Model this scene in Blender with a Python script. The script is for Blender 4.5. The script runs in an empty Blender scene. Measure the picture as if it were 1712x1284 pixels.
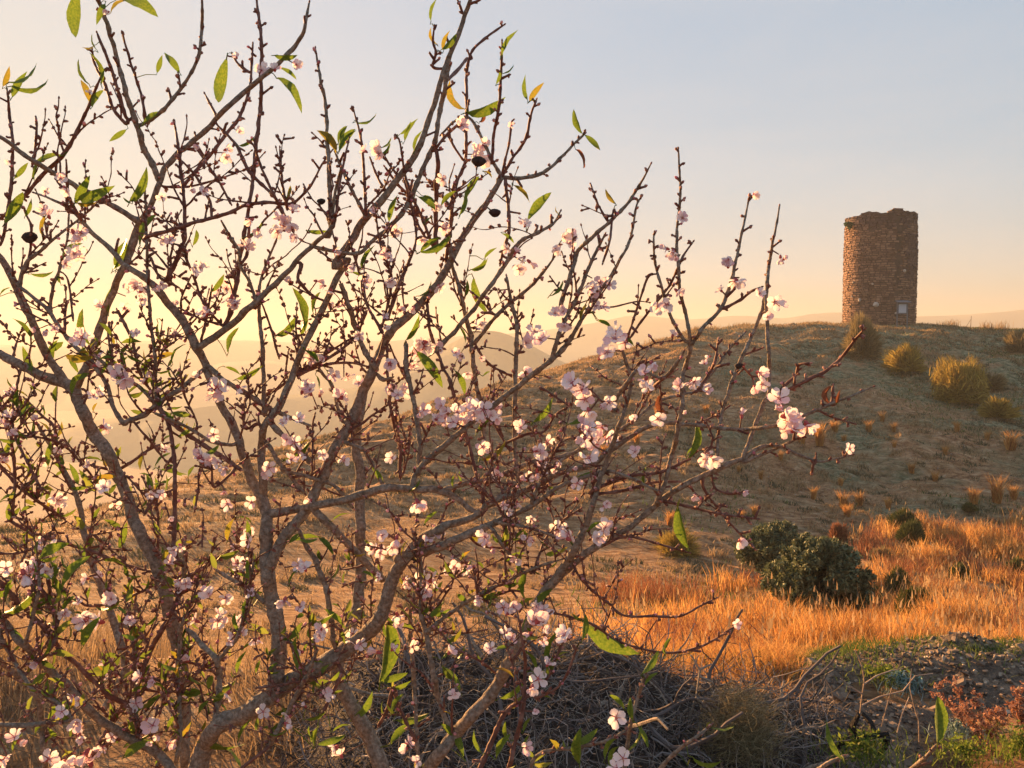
import bpy, math, random
import numpy as np
from mathutils import Vector, Matrix, Euler
R = math.radians
random.seed(7); rng = np.random.default_rng(11)
scene = bpy.context.scene
COL = scene.collection

# ------------------------------------------------------------------ camera
F = 1483.0                     # focal length in photo pixels (1712 wide)
PITCH = math.atan((642 - 560) / F)
cam_d = bpy.data.cameras.new('camera'); cam = bpy.data.objects.new('camera', cam_d)
COL.objects.link(cam); scene.camera = cam
cam_d.sensor_width = 36; cam_d.lens = 36 * F / 1712
cam_d.clip_start = 0.05; cam_d.clip_end = 20000
cam.location = (0, 0, 0); cam.rotation_euler = (R(90) - PITCH, 0, 0)

# ------------------------------------------------------------------ light
SUN_AZ = -35.0                 # degrees left of the view axis
SUN_EL = 10.0
world = bpy.data.worlds.new('World'); scene.world = world; world.use_nodes = True
wn = world.node_tree.nodes; wl = world.node_tree.links
bg = wn['Background']
sky = wn.new('ShaderNodeTexSky'); sky.sky_type = 'NISHITA'; sky.sun_disc = False
sky.sun_elevation = R(SUN_EL); sky.sun_rotation = R(SUN_AZ)
sky.altitude = 200; sky.air_density = 1.2; sky.dust_density = 1.3; sky.ozone_density = 2.0
bg.inputs['Strength'].default_value = 0.104
gm_ = wn.new('ShaderNodeGamma'); gm_.inputs[1].default_value = 0.145      # a hazy, evenly bright evening sky
hs_ = wn.new('ShaderNodeHueSaturation'); hs_.inputs['Saturation'].default_value = 2.75
wl.new(sky.outputs[0], gm_.inputs[0]); wl.new(gm_.outputs[0], hs_.inputs['Color']); tn_ = wn.new('ShaderNodeMix'); tn_.data_type = 'RGBA'; tn_.blend_type = 'MULTIPLY'; tn_.inputs[0].default_value = 1; tn_.inputs[7].default_value = (.90, 1.0, 1.13, 1)
wl.new(hs_.outputs[0], tn_.inputs[6])
# thin streaks of high cloud over the whole sky
ctc = wn.new('ShaderNodeTexCoord'); cmp_ = wn.new('ShaderNodeMapping'); cmp_.inputs['Scale'].default_value = (1.2, 1.2, 5); wl.new(ctc.outputs['Generated'], cmp_.inputs[0])
cnz = wn.new('ShaderNodeTexNoise'); cnz.inputs['Scale'].default_value = 1.6; cnz.inputs['Detail'].default_value = 5; cnz.inputs['Distortion'].default_value = .6; wl.new(cmp_.outputs[0], cnz.inputs['Vector'])
cmr = wn.new('ShaderNodeMapRange'); cmr.inputs[1].default_value = .42; cmr.inputs[2].default_value = .72; cmr.inputs[3].default_value = .0; cmr.inputs[4].default_value = .32; wl.new(cnz.outputs['Fac'], cmr.inputs[0])
cmx = wn.new('ShaderNodeMix'); cmx.data_type = 'RGBA'; cmx.inputs[7].default_value = (1.55, 1.45, 1.38, 1); wl.new(cmr.outputs[0], cmx.inputs[0]); wl.new(tn_.outputs[2], cmx.inputs[6]); wl.new(cmx.outputs[2], bg.inputs['Color'])
sd = bpy.data.lights.new('sun', 'SUN'); sun = bpy.data.objects.new('sun', sd); COL.objects.link(sun)
sd.energy = 5.0; sd.angle = R(0.5); sd.color = (1.0, 0.52, 0.19)
sv = Vector((math.sin(R(SUN_AZ)) * math.cos(R(SUN_EL)), math.cos(R(SUN_AZ)) * math.cos(R(SUN_EL)), math.sin(R(SUN_EL))))
sun.rotation_euler = sv.to_track_quat('Z', 'Y').to_euler()
scene.view_settings.view_transform = 'Standard'; scene.view_settings.look = 'None'
scene.view_settings.gamma = 1; scene.view_settings.use_curve_mapping = False
scene.view_settings.exposure = 2.3
HAZE = 0.0007
HAZE_TOP = 62.0

# ------------------------------------------------------------------ helpers
CP, SP = math.cos(PITCH), math.sin(PITCH)
def P(px, py, d):
    """photo pixel + distance along the view axis -> point in the place"""
    x = (px - 856) / F * d; u = -(py - 642) / F * d
    return np.array((x, d * CP + u * SP, u * CP - d * SP))
def tag(o, label=None, cat=None, group=None, kind=None):
    if label: o['label'] = label
    if cat: o['category'] = cat
    if group: o['group'] = group
    if kind: o['kind'] = kind
    return o
def empty(name, loc):
    o = bpy.data.objects.new(name, None); COL.objects.link(o); o.location = loc; o.empty_display_size = .2
    return o
def link(name, me, parent=None, loc=None):
    o = bpy.data.objects.new(name, me); COL.objects.link(o)
    if parent is not None:
        o.parent = parent
    if loc is not None: o.location = loc
    return o
def mesh(name, V, Fc, mats, mi=None, smooth=False):
    me = bpy.data.meshes.new(name)
    V = np.asarray(V, dtype=np.float32)
    if isinstance(Fc, np.ndarray):
        n, k = Fc.shape
        me.vertices.add(len(V)); me.vertices.foreach_set('co', V.ravel())
        me.loops.add(n * k); me.loops.foreach_set('vertex_index', Fc.ravel().astype(np.int32))
        me.polygons.add(n); me.polygons.foreach_set('loop_start', np.arange(0, n * k, k, dtype=np.int32))
        me.update(calc_edges=True)
    else:
        me.from_pydata([tuple(map(float, v)) for v in V], [], Fc); me.update()
    for m in (mats if isinstance(mats, (list, tuple)) else [mats]): me.materials.append(m)
    if mi is not None: me.polygons.foreach_set('material_index', np.asarray(mi, dtype=np.int32))
    if smooth: me.polygons.foreach_set('use_smooth', np.ones(len(me.polygons), dtype=bool))
    return me
class MB:
    def __init__(s): s.V = []; s.F = []; s.M = []; s.n = 0
    def add(s, V, Fc, m=0):
        V = [tuple(v) for v in V]
        s.V += V; s.F += [tuple(i + s.n for i in f) for f in Fc]; s.M += [m] * len(Fc); s.n += len(V)
    def build(s, name, mats, parent=None, smooth=False, origin=None):
        V = np.array(s.V, dtype=float)
        if origin is not None: V = V - np.array(origin)
        return link(name, mesh(name, V, s.F, mats, s.M, smooth), parent)
def frames(pts):
    pts = np.asarray(pts, float); n = len(pts)
    t = np.zeros_like(pts); t[1:-1] = pts[2:] - pts[:-2]; t[0] = pts[1] - pts[0]; t[-1] = pts[-1] - pts[-2]
    t /= np.linalg.norm(t, axis=1)[:, None] + 1e-12
    a = np.array((0, 0, 1.0)) if abs(t[0][2]) < .9 else np.array((1.0, 0, 0))
    u = np.cross(t[0], a); u /= np.linalg.norm(u)
    U = np.zeros_like(pts); W = np.zeros_like(pts)
    for i in range(n):
        u = u - t[i] * np.dot(u, t[i]); u /= np.linalg.norm(u) + 1e-12
        U[i] = u; W[i] = np.cross(t[i], u)
    return t, U, W
def tube(mb, pts, rad, k=6, m=0, lump=0.0, cap=True):
    pts = np.asarray(pts, float); n = len(pts)
    t, U, W = frames(pts); rad = np.broadcast_to(np.asarray(rad, float), (n,))
    a = np.arange(k) * 2 * math.pi / k
    V = []
    for i in range(n):
        rr = rad[i] * (1 + lump * rng.uniform(-1, 1, k))
        V.append(pts[i] + np.cos(a)[:, None] * U[i] * rr[:, None] + np.sin(a)[:, None] * W[i] * rr[:, None])
    V = np.concatenate(V); Fc = []
    for i in range(n - 1):
        for j in range(k):
            j2 = (j + 1) % k
            Fc.append((i * k + j, i * k + j2, (i + 1) * k + j2, (i + 1) * k + j))
    if cap:
        Fc.append(tuple(reversed(range(k)))); Fc.append(tuple(range((n - 1) * k, n * k)))
    mb.add(V, Fc, m)
def box(mb, c, s, m=0, rz=0.0, jit=0.0):
    c = np.array(c, float); V = []
    for z in (-1, 1):
        for (x, y) in ((-1, -1), (1, -1), (1, 1), (-1, 1)):
            p = np.array((x * s[0] / 2, y * s[1] / 2, z * s[2] / 2))
            if jit: p = p * (1 + rng.uniform(-jit, jit, 3))
            V.append(c + np.array((p[0] * math.cos(rz) - p[1] * math.sin(rz), p[0] * math.sin(rz) + p[1] * math.cos(rz), p[2])))
    mb.add(V, [(3, 2, 1, 0), (4, 5, 6, 7), (0, 1, 5, 4), (1, 2, 6, 5), (2, 3, 7, 6), (3, 0, 4, 7)], m)
def vnoise(x, y, seed=0):
    x = np.asarray(x, float); y = np.asarray(y, float)
    xi = np.floor(x).astype(np.int64); yi = np.floor(y).astype(np.int64); fx = x - xi; fy = y - yi
    fx = fx * fx * (3 - 2 * fx); fy = fy * fy * (3 - 2 * fy)
    def h(a, b):
        n = (a * 374761393 + b * 668265263 + seed * 974634777) & 0x7fffffff
        n = ((n ^ (n >> 13)) * 1274126177) & 0x7fffffff
        return ((n ^ (n >> 16)) & 0xffff) / 32767.5 - 1
    return (h(xi, yi) * (1 - fx) + h(xi + 1, yi) * fx) * (1 - fy) + (h(xi, yi + 1) * (1 - fx) + h(xi + 1, yi + 1) * fx) * fy
def fbm(x, y, oct=4, seed=0):
    s = 0; a = 1
    for o in range(oct):
        s = s + a * vnoise(x * 2 ** o + 17.3 * o, y * 2 ** o - 9.1 * o, seed + o); a *= .5
    return s

# ------------------------------------------------------------------ materials
def mat(name, ramp, scale=5.0, rough=.9, bump=0.0, bscale=None, trans=0.0, island=0.0, coord='Object', stretch=None, detail=5, spec=.2, tint=None, bdist=.02):
    m = bpy.data.materials.new(name); m.use_nodes = True
    n = m.node_tree.nodes; l = m.node_tree.links; b = n['Principled BSDF']
    b.inputs['Roughness'].default_value = rough; b.inputs['Specular IOR Level'].default_value = spec
    tc = n.new('ShaderNodeTexCoord'); src = tc.outputs[coord]
    if coord == 'Position':
        pass
    if stretch:
        mp = n.new('ShaderNodeMapping'); mp.inputs['Scale'].default_value = stretch; l.new(src, mp.inputs['Vector']); src = mp.outputs[0]
    nz = n.new('ShaderNodeTexNoise'); nz.inputs['Scale'].default_value = scale; nz.inputs['Detail'].default_value = detail; nz.inputs['Roughness'].default_value = .65
    l.new(src, nz.inputs['Vector'])
    fac = nz.outputs['Fac']
    if island:
        g = n.new('ShaderNodeNewGeometry'); mx = n.new('ShaderNodeMix'); mx.data_type = 'FLOAT'; mx.inputs[0].default_value = island
        l.new(fac, mx.inputs[2]); l.new(g.outputs['Random Per Island'], mx.inputs[3]); fac = mx.outputs[0]
    cr = n.new('ShaderNodeValToRGB'); e = cr.color_ramp.elements
    while len(e) < len(ramp): e.new(.5)
    for i, (p, c) in enumerate(ramp): e[i].position = p; e[i].color = (*c, 1)
    l.new(fac, cr.inputs[0]); colr = cr.outputs[0]
    l.new(colr, b.inputs['Base Color'])
    if bump:
        nb = n.new('ShaderNodeTexNoise'); nb.inputs['Scale'].default_value = bscale or scale * 3; nb.inputs['Detail'].default_value = 6
        l.new(src, nb.inputs['Vector']); bp = n.new('ShaderNodeBump'); bp.inputs['Strength'].default_value = bump; bp.inputs['Distance'].default_value = bdist
        l.new(nb.outputs['Fac'], bp.inputs['Height']); l.new(bp.outputs[0], b.inputs['Normal'])
    if trans:
        tr = n.new('ShaderNodeBsdfTranslucent'); ms = n.new('ShaderNodeMixShader'); ms.inputs[0].default_value = trans
        l.new(colr, tr.inputs['Color']); l.new(b.outputs[0], ms.inputs[1]); l.new(tr.outputs[0], ms.inputs[2])
        l.new(ms.outputs[0], n['Material Output'].inputs['Surface'])
    return m
M = {}
M['bark'] = mat('bark', [(.3, (.09, .068, .052)), (.44, (.18, .142, .112)), (.56, (.26, .215, .175)), (.72, (.4, .35, .3))], 110, .92, 1.0, 160, bdist=.006, spec=.12, detail=9)
M['twig'] = mat('twig_bark', [(.25, (.07, .032, .026)), (.5, (.15, .065, .05)), (.78, (.27, .17, .14))], 60, .75, .4, 200, bdist=.002, spec=.25)
M['bud'] = mat('bud_scales', [(.3, (.16, .07, .055)), (.6, (.28, .13, .10)), (.85, (.45, .24, .2))], 90, .8, island=.7)
M['pinkbud'] = mat('pink_bud', [(.3, (.6, .2, .25)), (.7, (.85, .5, .52))], 60, .7, trans=.3, island=.6)
M['leaf'] = mat('almond_leaf', [(.3, (.07, .13, .018)), (.5, (.13, .21, .025)), (.64, (.2, .26, .035)), (.8, (.36, .3, .05))], 22, .5, .5, 90, trans=.42, spec=.35, bdist=.003)
M['leaf_y'] = mat('yellowing_leaf', [(.3, (.11, .15, .02)), (.5, (.24, .22, .03)), (.75, (.42, .2, .04))], 22, .5, .2, 60, trans=.45, spec=.3)
M['leaf_dead'] = mat('dead_leaf', [(.3, (.16, .06, .03)), (.7, (.32, .12, .06))], 30, .8, .3, 60, trans=.25)
M['petal'] = mat('petal', [(.3, (.88, .74, .78)), (.5, (.9, .84, .87)), (.8, (.92, .89, .92))], 45, .6, .15, 200, trans=.4, spec=.2, bdist=.001)
M['petal_pink'] = mat('petal_pink', [(.3, (.8, .52, .6)), (.6, (.88, .72, .78)), (.85, (.92, .84, .88))], 45, .6, .15, 200, trans=.4, spec=.2, bdist=.001)
M['calyx'] = mat('calyx', [(.3, (.3, .05, .07)), (.7, (.5, .14, .13))], 80, .7)
M['stamen'] = mat('stamen', [(.3, (.85, .5, .12)), (.7, (.85, .72, .6))], 80, .7, island=.8)
# ------------------------------------------------------------------ terrain shape
AZ  = lambda px: math.degrees(math.atan((px - 856) / F))
_sil = [(-2600, 1000, 16), (-1200, 960, 19), (-500, 925, 22), (0, 890, 27), (170, 850, 32), (300, 806, 37), (420, 771, 42), (520, 743, 46), (640, 701, 52), (720, 676, 56),
        (800, 655, 60), (900, 626, 65), (985, 602, 69), (1080, 576, 73), (1160, 553, 77), (1250, 544, 80), (1400, 541, 83), (1540, 542, 84), (1700, 552, 86), (1800, 560, 88),
        (2100, 590, 88), (2800, 640, 80), (4200, 700, 60)]
_az = np.array([-180] + [AZ(s[0]) for s in _sil] + [180]); _sv = np.array([1000] + [s[1] for s in _sil] + [1000.0]); _sd = np.array([20] + [s[2] for s in _sil] + [20.0])
_gt = np.array([0, .057, .143, .229, .314, .5, .714, .87, 1.0]); _gv = np.array([1, .935, .818, .675, .535, .300, .118, .030, 0])
# smooth spline table of g
_tt = np.linspace(0, 1, 201); _gg = np.interp(_tt, _gt, _gv)
for _ in range(60): _gg[1:-1] = (_gg[:-2] + 2 * _gg[1:-1] + _gg[2:]) / 4
FLOOR = -112.0
def height(x, y, rough=True):
    x = np.asarray(x, float); y = np.asarray(y, float)
    r = np.hypot(x, y) + 1e-6; az = np.degrees(np.arctan2(x, y))
    vs = np.interp(az, _az, _sv); ds = np.interp(az, _az, _sd)
    c = np.cos(np.radians(np.clip(az, -58, 58)))
    dep = r * c; rn = 10.0
    t = np.clip((dep - rn) / (ds - rn), 0, 1)
    v = vs + (1130 - vs) * np.interp(t, _tt, _gg)
    z = dep * (560 - v) / F
    near = np.interp(dep, [0, 1, 2.2, 3.2, 4.5, 5.9, 6.3, 6.7, 7.5, 8.8, 10, 60], [-1.75, -1.92, -2.15, -2.27, -2.30, -2.31, -2.36, -2.48, -2.88, -3.42, -3.85, -12])
    w = np.clip((dep - 7.5) / 4, 0, 1); w = w * w * (3 - 2 * w)
    near = np.maximum(near, -12); z = np.where(dep < 11.5, near * (1 - w) + np.where(dep < rn, near, z) * w, z)
    over = np.maximum(dep - ds, 0)
    slope = (560 - vs) / F
    zo = ds * slope + slope * over - .011 * over ** 2
    sl = np.maximum(over - 22, 0)                        # becomes a steady steep flank
    zo = np.where(over > 22, ds * slope + slope * 22 - .011 * 484 + (slope - .484) * sl, zo)
    z = np.where(over > 0, zo, z)
    fl = FLOOR + 5 * fbm(x / 190, y / 190, 3, 5)
    k = 12.0
    hgt = np.clip(.5 + .5 * (z - fl) / k, 0, 1)
    z = np.where(z > fl + k, z, np.where(z < fl - k, fl, fl * (1 - hgt) + z * hgt + k * hgt * (1 - hgt) * .5))
    if rough:
        a = np.clip(dep / 34, .05, 1.3) * np.clip(1 - (dep - 150) / 100, 0, 1)
        zz = .34 * fbm(x / 9, y / 9, 3, 21) * a + .13 * fbm(x / 2.4, y / 2.4, 3, 25) * np.clip((dep - 16) / 12, 0, 1) * np.clip(1 - (dep - 150) / 100, 0, 1)
        # sheep-track terraces running across the slope
        hill = np.clip((dep - 26) / 12, 0, 1) * np.clip(1 - (dep - 150) / 100, 0, 1)
        zz += hill * .22 * fbm(x / 3.2, y / 1.15, 3, 31)
        zz += hill * .16 * np.clip(fbm(x / .8, y / .8, 2, 33) - .45, 0, 1)
        zz += hill * .10 * fbm(x / 1.1 + .2 * y, y / .40, 2, 37) * .7
        nr = np.clip(1 - dep / 45, 0, 1)
        zz += nr * (.035 * fbm(x / .5, y / .5, 3, 41))
        zz += hill * .07 * fbm(x / .7, y / .5, 2, 43)
        crest = np.clip(1 - np.abs(dep - ds) / 6, 0, 1)
        z = z + zz * (1 - .55 * crest)
    return z
def gz(x, y): return float(height(np.array([x]), np.array([y]))[0])
def ground_at(px, py):
    """where the sight line through a photo pixel meets the ground"""
    d = np.linspace(3, 100, 1500)
    pts = P(px, py, 1.0)
    X = pts[0] * d; Y = pts[1] * d; Z = pts[2] * d
    h = height(X, Y); i = np.argmax(Z < h)
    if Z[i] >= h[i]: i = len(d) - 1
    return np.array((X[i], Y[i], h[i]))

aa = np.concatenate([np.arange(-180, -60, 4), np.arange(-60, -34, 1), np.arange(-34, 34, .12), np.arange(34, 60, 1), np.arange(60, 180, 4)])
rr = np.concatenate([[.15], np.geomspace(.6, 14, 70), np.linspace(14.25, 100, 300), np.geomspace(101, 5200, 95)])
A2, R2 = np.meshgrid(np.radians(aa), rr)
X = R2 * np.sin(A2); Y = R2 * np.cos(A2); Z = height(X, Y)
na = len(aa); nr = len(rr)
idx = np.arange(na * nr).reshape(nr, na); nxt = np.roll(idx, -1, axis=1)
Fq = np.stack([idx[:-1], nxt[:-1], nxt[1:], idx[1:]], -1).reshape(-1, 4)[:, ::-1]
M['ground'] = m = bpy.data.materials.new('hillside_ground'); m.use_nodes = True
n = m.node_tree.nodes; l = m.node_tree.links; b = n['Principled BSDF']; b.inputs['Roughness'].default_value = .95; b.inputs['Specular IOR Level'].default_value = .1
tc = n.new('ShaderNodeTexCoord')
def nz(scale, st=(1, 1, 1), det=6, ro=.6):
    mp = n.new('ShaderNodeMapping'); mp.inputs['Scale'].default_value = st; l.new(tc.outputs['Object'], mp.inputs[0])
    q = n.new('ShaderNodeTexNoise'); q.inputs['Scale'].default_value = scale; q.inputs['Detail'].default_value = det; q.inputs['Roughness'].default_value = ro
    l.new(mp.outputs[0], q.inputs['Vector']); return q.outputs['Fac']
def ramp(src, st):
    cr = n.new('ShaderNodeValToRGB'); e = cr.color_ramp.elements
    while len(e) < len(st): e.new(.5)
    for i, (p, c) in enumerate(st): e[i].position = p; e[i].color = (*c, 1)
    l.new(src, cr.inputs[0]); return cr.outputs[0]
def mixc(f, a, c, mode='MIX'):
    mx = n.new('ShaderNodeMix'); mx.data_type = 'RGBA'; mx.blend_type = mode
    if isinstance(f, float): mx.inputs[0].default_value = f
    else: l.new(f, mx.inputs[0])
    l.new(a, mx.inputs[6]); l.new(c, mx.inputs[7]); return mx.outputs[2]
soil = ramp(nz(1.5, (1, 2.2, 1), 12, .8), [(.38, (.14, .072, .042)), (.46, (.36, .195, .10)), (.54, (.55, .33, .18)), (.62, (.66, .49, .32))])
green = ramp(nz(2.2, (1, 2.0, 1), 11, .78), [(.4, (.08, .095, .055)), (.5, (.22, .23, .13)), (.61, (.46, .41, .27))])
# greener towards the right of the slope and on patches
sx = n.new('ShaderNodeSeparateXYZ'); l.new(tc.outputs['Object'], sx.inputs[0])
mr = n.new('ShaderNodeMapRange'); mr.inputs[1].default_value = 2; mr.inputs[2].default_value = 45; mr.inputs[3].default_value = -.16; mr.inputs[4].default_value = .27; l.new(sx.outputs[0], mr.inputs[0])
ad = n.new('ShaderNodeMath'); l.new(mr.outputs[0], ad.inputs[0]); l.new(nz(.16, (1, 1.6, 1), 5, .6), ad.inputs[1])
gm = ramp(ad.outputs[0], [(.47, (0, 0, 0)), (.6, (1, 1, 1))])
c1 = mixc(gm, soil, green)
peb = ramp(nz(9, (1, 1.6, 1), 3, .5), [(.62, (0, 0, 0)), (.7, (1, 1, 1))])
pc = ramp(nz(3, (1, 1, 1), 2), [(.4, (.25, .2, .17)), (.6, (.42, .36, .33))])
pm = n.new('ShaderNodeMix'); pm.data_type = 'RGBA'; l.new(peb, pm.inputs[0]); l.new(c1, pm.inputs[6]); l.new(pc, pm.inputs[7])
l.new(pm.outputs[2], b.inputs['Base Color'])
bp = n.new('ShaderNodeBump'); bp.inputs['Strength'].default_value = 1; bp.inputs['Distance'].default_value = .35
l.new(nz(2.6, (1, 2.2, 1), 10, .75), bp.inputs['Height']); l.new(bp.outputs[0], b.inputs['Normal'])
ter = link('ground', mesh('ground', np.stack([X, Y, Z], -1).reshape(-1, 3), Fq, M['ground'], smooth=True))
tag(ter, kind='structure')

# ------------------------------------------------------------------ far hills
M['far'] = mat('far_hills', [(.35, (.06, .07, .045)), (.6, (.13, .12, .08))], .012, 1, .3, .05, bdist=4)
def ridge(name, prof, D, depth, seed, amp):
    px = np.arange(prof[0][0], prof[-1][0] + 1, 12); top = np.interp(px, [p[0] for p in prof], [p[1] for p in prof])
    for _ in range(4): top[1:-1] = (top[:-2] + top[1:-1] * 2 + top[2:]) / 4
    top = top + amp * fbm(px / 60, px * 0, 4, seed)
    rows = []; s = np.array([-1, -.8, -.6, -.42, -.28, -.16, -.07, 0, .08, .2, .4, .7, 1])
    for q in s:
        Yq = D + q * depth + 30 * fbm(px / 90, px * 0 + q * 4, 2, seed + 9) * (1 - abs(q))
        ztop = D * (560 - top) / F
        e = (1 - abs(q)) ** 1.35
        zq = FLOOR - 12 + (ztop - FLOOR + 12) * e + (7 * fbm(px / 35, px * 0 + q * 9, 3, seed + 3) * (abs(q) > .01) * (1 - e) * e * 4)
        rows.append(np.stack([(px - 856) / F * Yq, Yq, zq], -1))
    V = np.array(rows); nr_, nc = V.shape[:2]; ix = np.arange(nr_ * nc).reshape(nr_, nc)
    Fc = np.stack([ix[:-1, :-1], ix[:-1, 1:], ix[1:, 1:], ix[1:, :-1]], -1).reshape(-1, 4)
    o = link(name, mesh(name, V.reshape(-1, 3), Fc, M['far'], smooth=True)); tag(o, kind='structure'); return o
ridge('hill', [(-420, 775), (-200, 765), (0, 738), (180, 700), (330, 678), (470, 664), (560, 655), (630, 640), (690, 612), (740, 584), (775, 561), (800, 552), (825, 550), (850, 556), (880, 575), (915, 592), (960, 612), (1060, 660), (1250, 730), (1450, 775)], 900, 240, 3, 1.2)
ridge('hill', [(-900, 640), (-300, 655), (0, 650), (130, 645), (230, 640), (320, 618), (380, 604), (450, 602), (520, 612), (600, 622), (700, 612), (800, 600), (900, 610), (1100, 640)], 1650, 380, 13, 1.5)
ridge('mountain_range', [(-1500, 570), (-700, 560), (-200, 572), (100, 580), (300, 566), (520, 572), (700, 566), (850, 560), (940, 548), (1000, 540), (1053, 524), (1090, 527), (1150, 535), (1245, 528), (1315, 535), (1371, 522), (1407, 522), (1450, 528), (1540, 531),
       (1600, 525), (1680, 523), (1712, 515), (1800, 522), (2000, 530), (2600, 550)], 1900, 420, 23, 1.6)

# ------------------------------------------------------------------ haze
hb = MB(); box(hb, (0, 300, (HAZE_TOP + FLOOR - 22) / 2), (10800, 10800, HAZE_TOP - (FLOOR - 22)))
hm = bpy.data.materials.new('haze_air'); hm.use_nodes = True; hn = hm.node_tree.nodes; hl = hm.node_tree.links
hn.remove(hn['Principled BSDF']); pv = hn.new('ShaderNodeVolumePrincipled'); pv.inputs['Color'].default_value = (.52, .55, .58, 1)
pv.inputs['Density'].default_value = HAZE; pv.inputs['Anisotropy'].default_value = .25
hl.new(pv.outputs[0], hn['Material Output'].inputs['Volume'])
tag(hb.build('haze', hm), kind='stuff')

# ------------------------------------------------------------------ tower
M['stone'] = mat('slate_masonry', [(.2, (.09, .052, .042)), (.45, (.19, .112, .082)), (.7, (.29, .18, .13)), (.95, (.46, .33, .25))], .9, .95, .5, 8, island=.45, bdist=.05)
M['mortar'] = mat('mortar', [(.3, (.05, .035, .03)), (.7, (.12, .085, .07))], 2, .95, .6, 8)
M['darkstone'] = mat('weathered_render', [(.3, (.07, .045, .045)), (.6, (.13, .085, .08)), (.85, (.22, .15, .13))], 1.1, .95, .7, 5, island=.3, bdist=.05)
M['pale'] = mat('pale_stone', [(.3, (.4, .35, .3)), (.7, (.55, .5, .45))], 6, .9, .4, 20)
M['green_dark'] = mat('ivy', [(.3, (.02, .06, .02)), (.7, (.05, .12, .04))], 8, .7, trans=.2, island=.6)
TD = 86.0; tc_ = P(1469, 541, TD); TX, TY = tc_[0], tc_[1]; TZ = tc_[2] - .25
px_m = TD / F * 1.0
TR = 58.6 * px_m * .985; TH = 186 * px_m
tower = empty('watchtower', (TX, TY, TZ)); tag(tower, 'round ruined stone watchtower with a broken rim on the hilltop', 'tower')
def rim(a):        # broken rim height by angle (a=0 faces the camera, + to its right)
    s = np.sin(a)
    q = np.interp(s, [-1, -.9, -.72, -.5, -.3, -.15, 0, .08, .15, .3, .4, .5, .6, .8, .93, 1], [-.6, -.4, -.1, -.15, -.2, -.12, .28, .42, .3, .1, .08, -.12, -.05, 0, -.1, -.1])
    return TH + q * .62 + .12 * vnoise(a * 9, 0 * a, 3)
mbw = MB(); ns = 96; rows = []
zs = np.linspace(-1.6, 1, 2).tolist()
def prof(f): return TR * (1 - .035 * max(0, (f - .6) / .4) ** 1.5 - .01 * (1 - f))
V = []; Fc = []; nz_ = 14
for k in range(nz_ + 1):
    for j in range(ns):
        a = j / ns * 2 * math.pi; h = rim(np.array(a)) - .1; z = -1.6 + (h + 1.6) * k / nz_
        rad = prof(max(0, z / TH)) - .10
        V.append((rad * math.sin(a), -rad * math.cos(a), z))
for j in range(ns):
    a = j / ns * 2 * math.pi; V.append(((TR - 1.1) * math.sin(a), -(TR - 1.1) * math.cos(a), float(rim(np.array(a))) - .1))
for j in range(ns):
    a = j / ns * 2 * math.pi; V.append(((TR - 1.1) * math.sin(a), -(TR - 1.1) * math.cos(a), TH - 3))
for k in range(nz_ + 2):
    for j in range(ns):
        j2 = (j + 1) % ns; Fc.append((k * ns + j, k * ns + j2, (k + 1) * ns + j2, (k + 1) * ns + j))
Fc.append(tuple(range((nz_ + 2) * ns, (nz_ + 3) * ns)))
mbw.add(V, Fc); mbw.build('wall', M['mortar'], tower)
def stones(name, z0f, z1f, ch, lw, matn, cover):
    mb = MB(); z = z0f
    row = 0
    while z < z1f:
        h = ch * rng.uniform(.75, 1.3); a = rng.uniform(0, .3)
        while a < 2 * math.pi + .0:
            w = lw * rng.uniform(.5, 1.6); da = w / TR; am = a + da / 2
            zt = z + h * .5 + .05 * vnoise(am * 4, row * .7)
            if zt + h * .3 < rim(np.array(am)) and cover(am, zt):
                pr = prof(max(0, z / TH)) + rng.uniform(-.06, .035); d = .26
                hh = h * rng.uniform(.7, .94) / 2; ww = da / 2 * rng.uniform(.84, .97); tl = rng.uniform(-.02, .02)
                vs = []
                for rad in (pr - d, pr):
                    for (sa, sz) in ((-1, -1), (1, -1), (1, 1), (-1, 1)):
                        aa_ = am + sa * ww * (1 if rad < pr else rng.uniform(.8, 1)); zz_ = zt + sz * hh * (1 if rad < pr else rng.uniform(.65, 1)) + sa * tl
                        vs.append((rad * math.sin(aa_), -rad * math.cos(aa_), zz_))
                mb.add(vs, [(4, 5, 6, 7), (0, 1, 5, 4), (1, 2, 6, 5), (2, 3, 7, 6), (3, 0, 4, 7)])
            a += da
        z += h; row += 1
    o = mb.build(name, matn, tower); tag(o, kind='stuff'); return o
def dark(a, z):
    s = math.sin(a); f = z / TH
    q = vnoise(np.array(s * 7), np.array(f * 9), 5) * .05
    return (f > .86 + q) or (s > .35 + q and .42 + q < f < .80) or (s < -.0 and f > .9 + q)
stones('masonry', -1.2, TH + .6, .185, .38, M['stone'], lambda a, z: not dark(a, z))
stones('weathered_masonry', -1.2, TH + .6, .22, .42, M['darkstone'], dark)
def lump(mb, c, s, m=0, k=7):
    V = []; c = np.array(c); 
    for i, ph in enumerate((-1.1, -.4, .4, 1.1)):
        for j in range(k):
            a = j / k * 2 * math.pi + i * .3; q = 1 + rng.uniform(-.18, .18)
            V.append(c + np.array((math.cos(ph) * math.cos(a) * s[0] * q, math.cos(ph) * math.sin(a) * s[1] * q, math.sin(ph) * s[2])) / 2)
    Fc = [tuple(i * k + q for q in (j, (j + 1) % k, (j + 1) % k + k, j + k)) for i in range(3) for j in range(k)] + [tuple(range(k))[::-1], tuple(range(3 * k, 4 * k))]
    mb.add(V, Fc, m)
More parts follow.
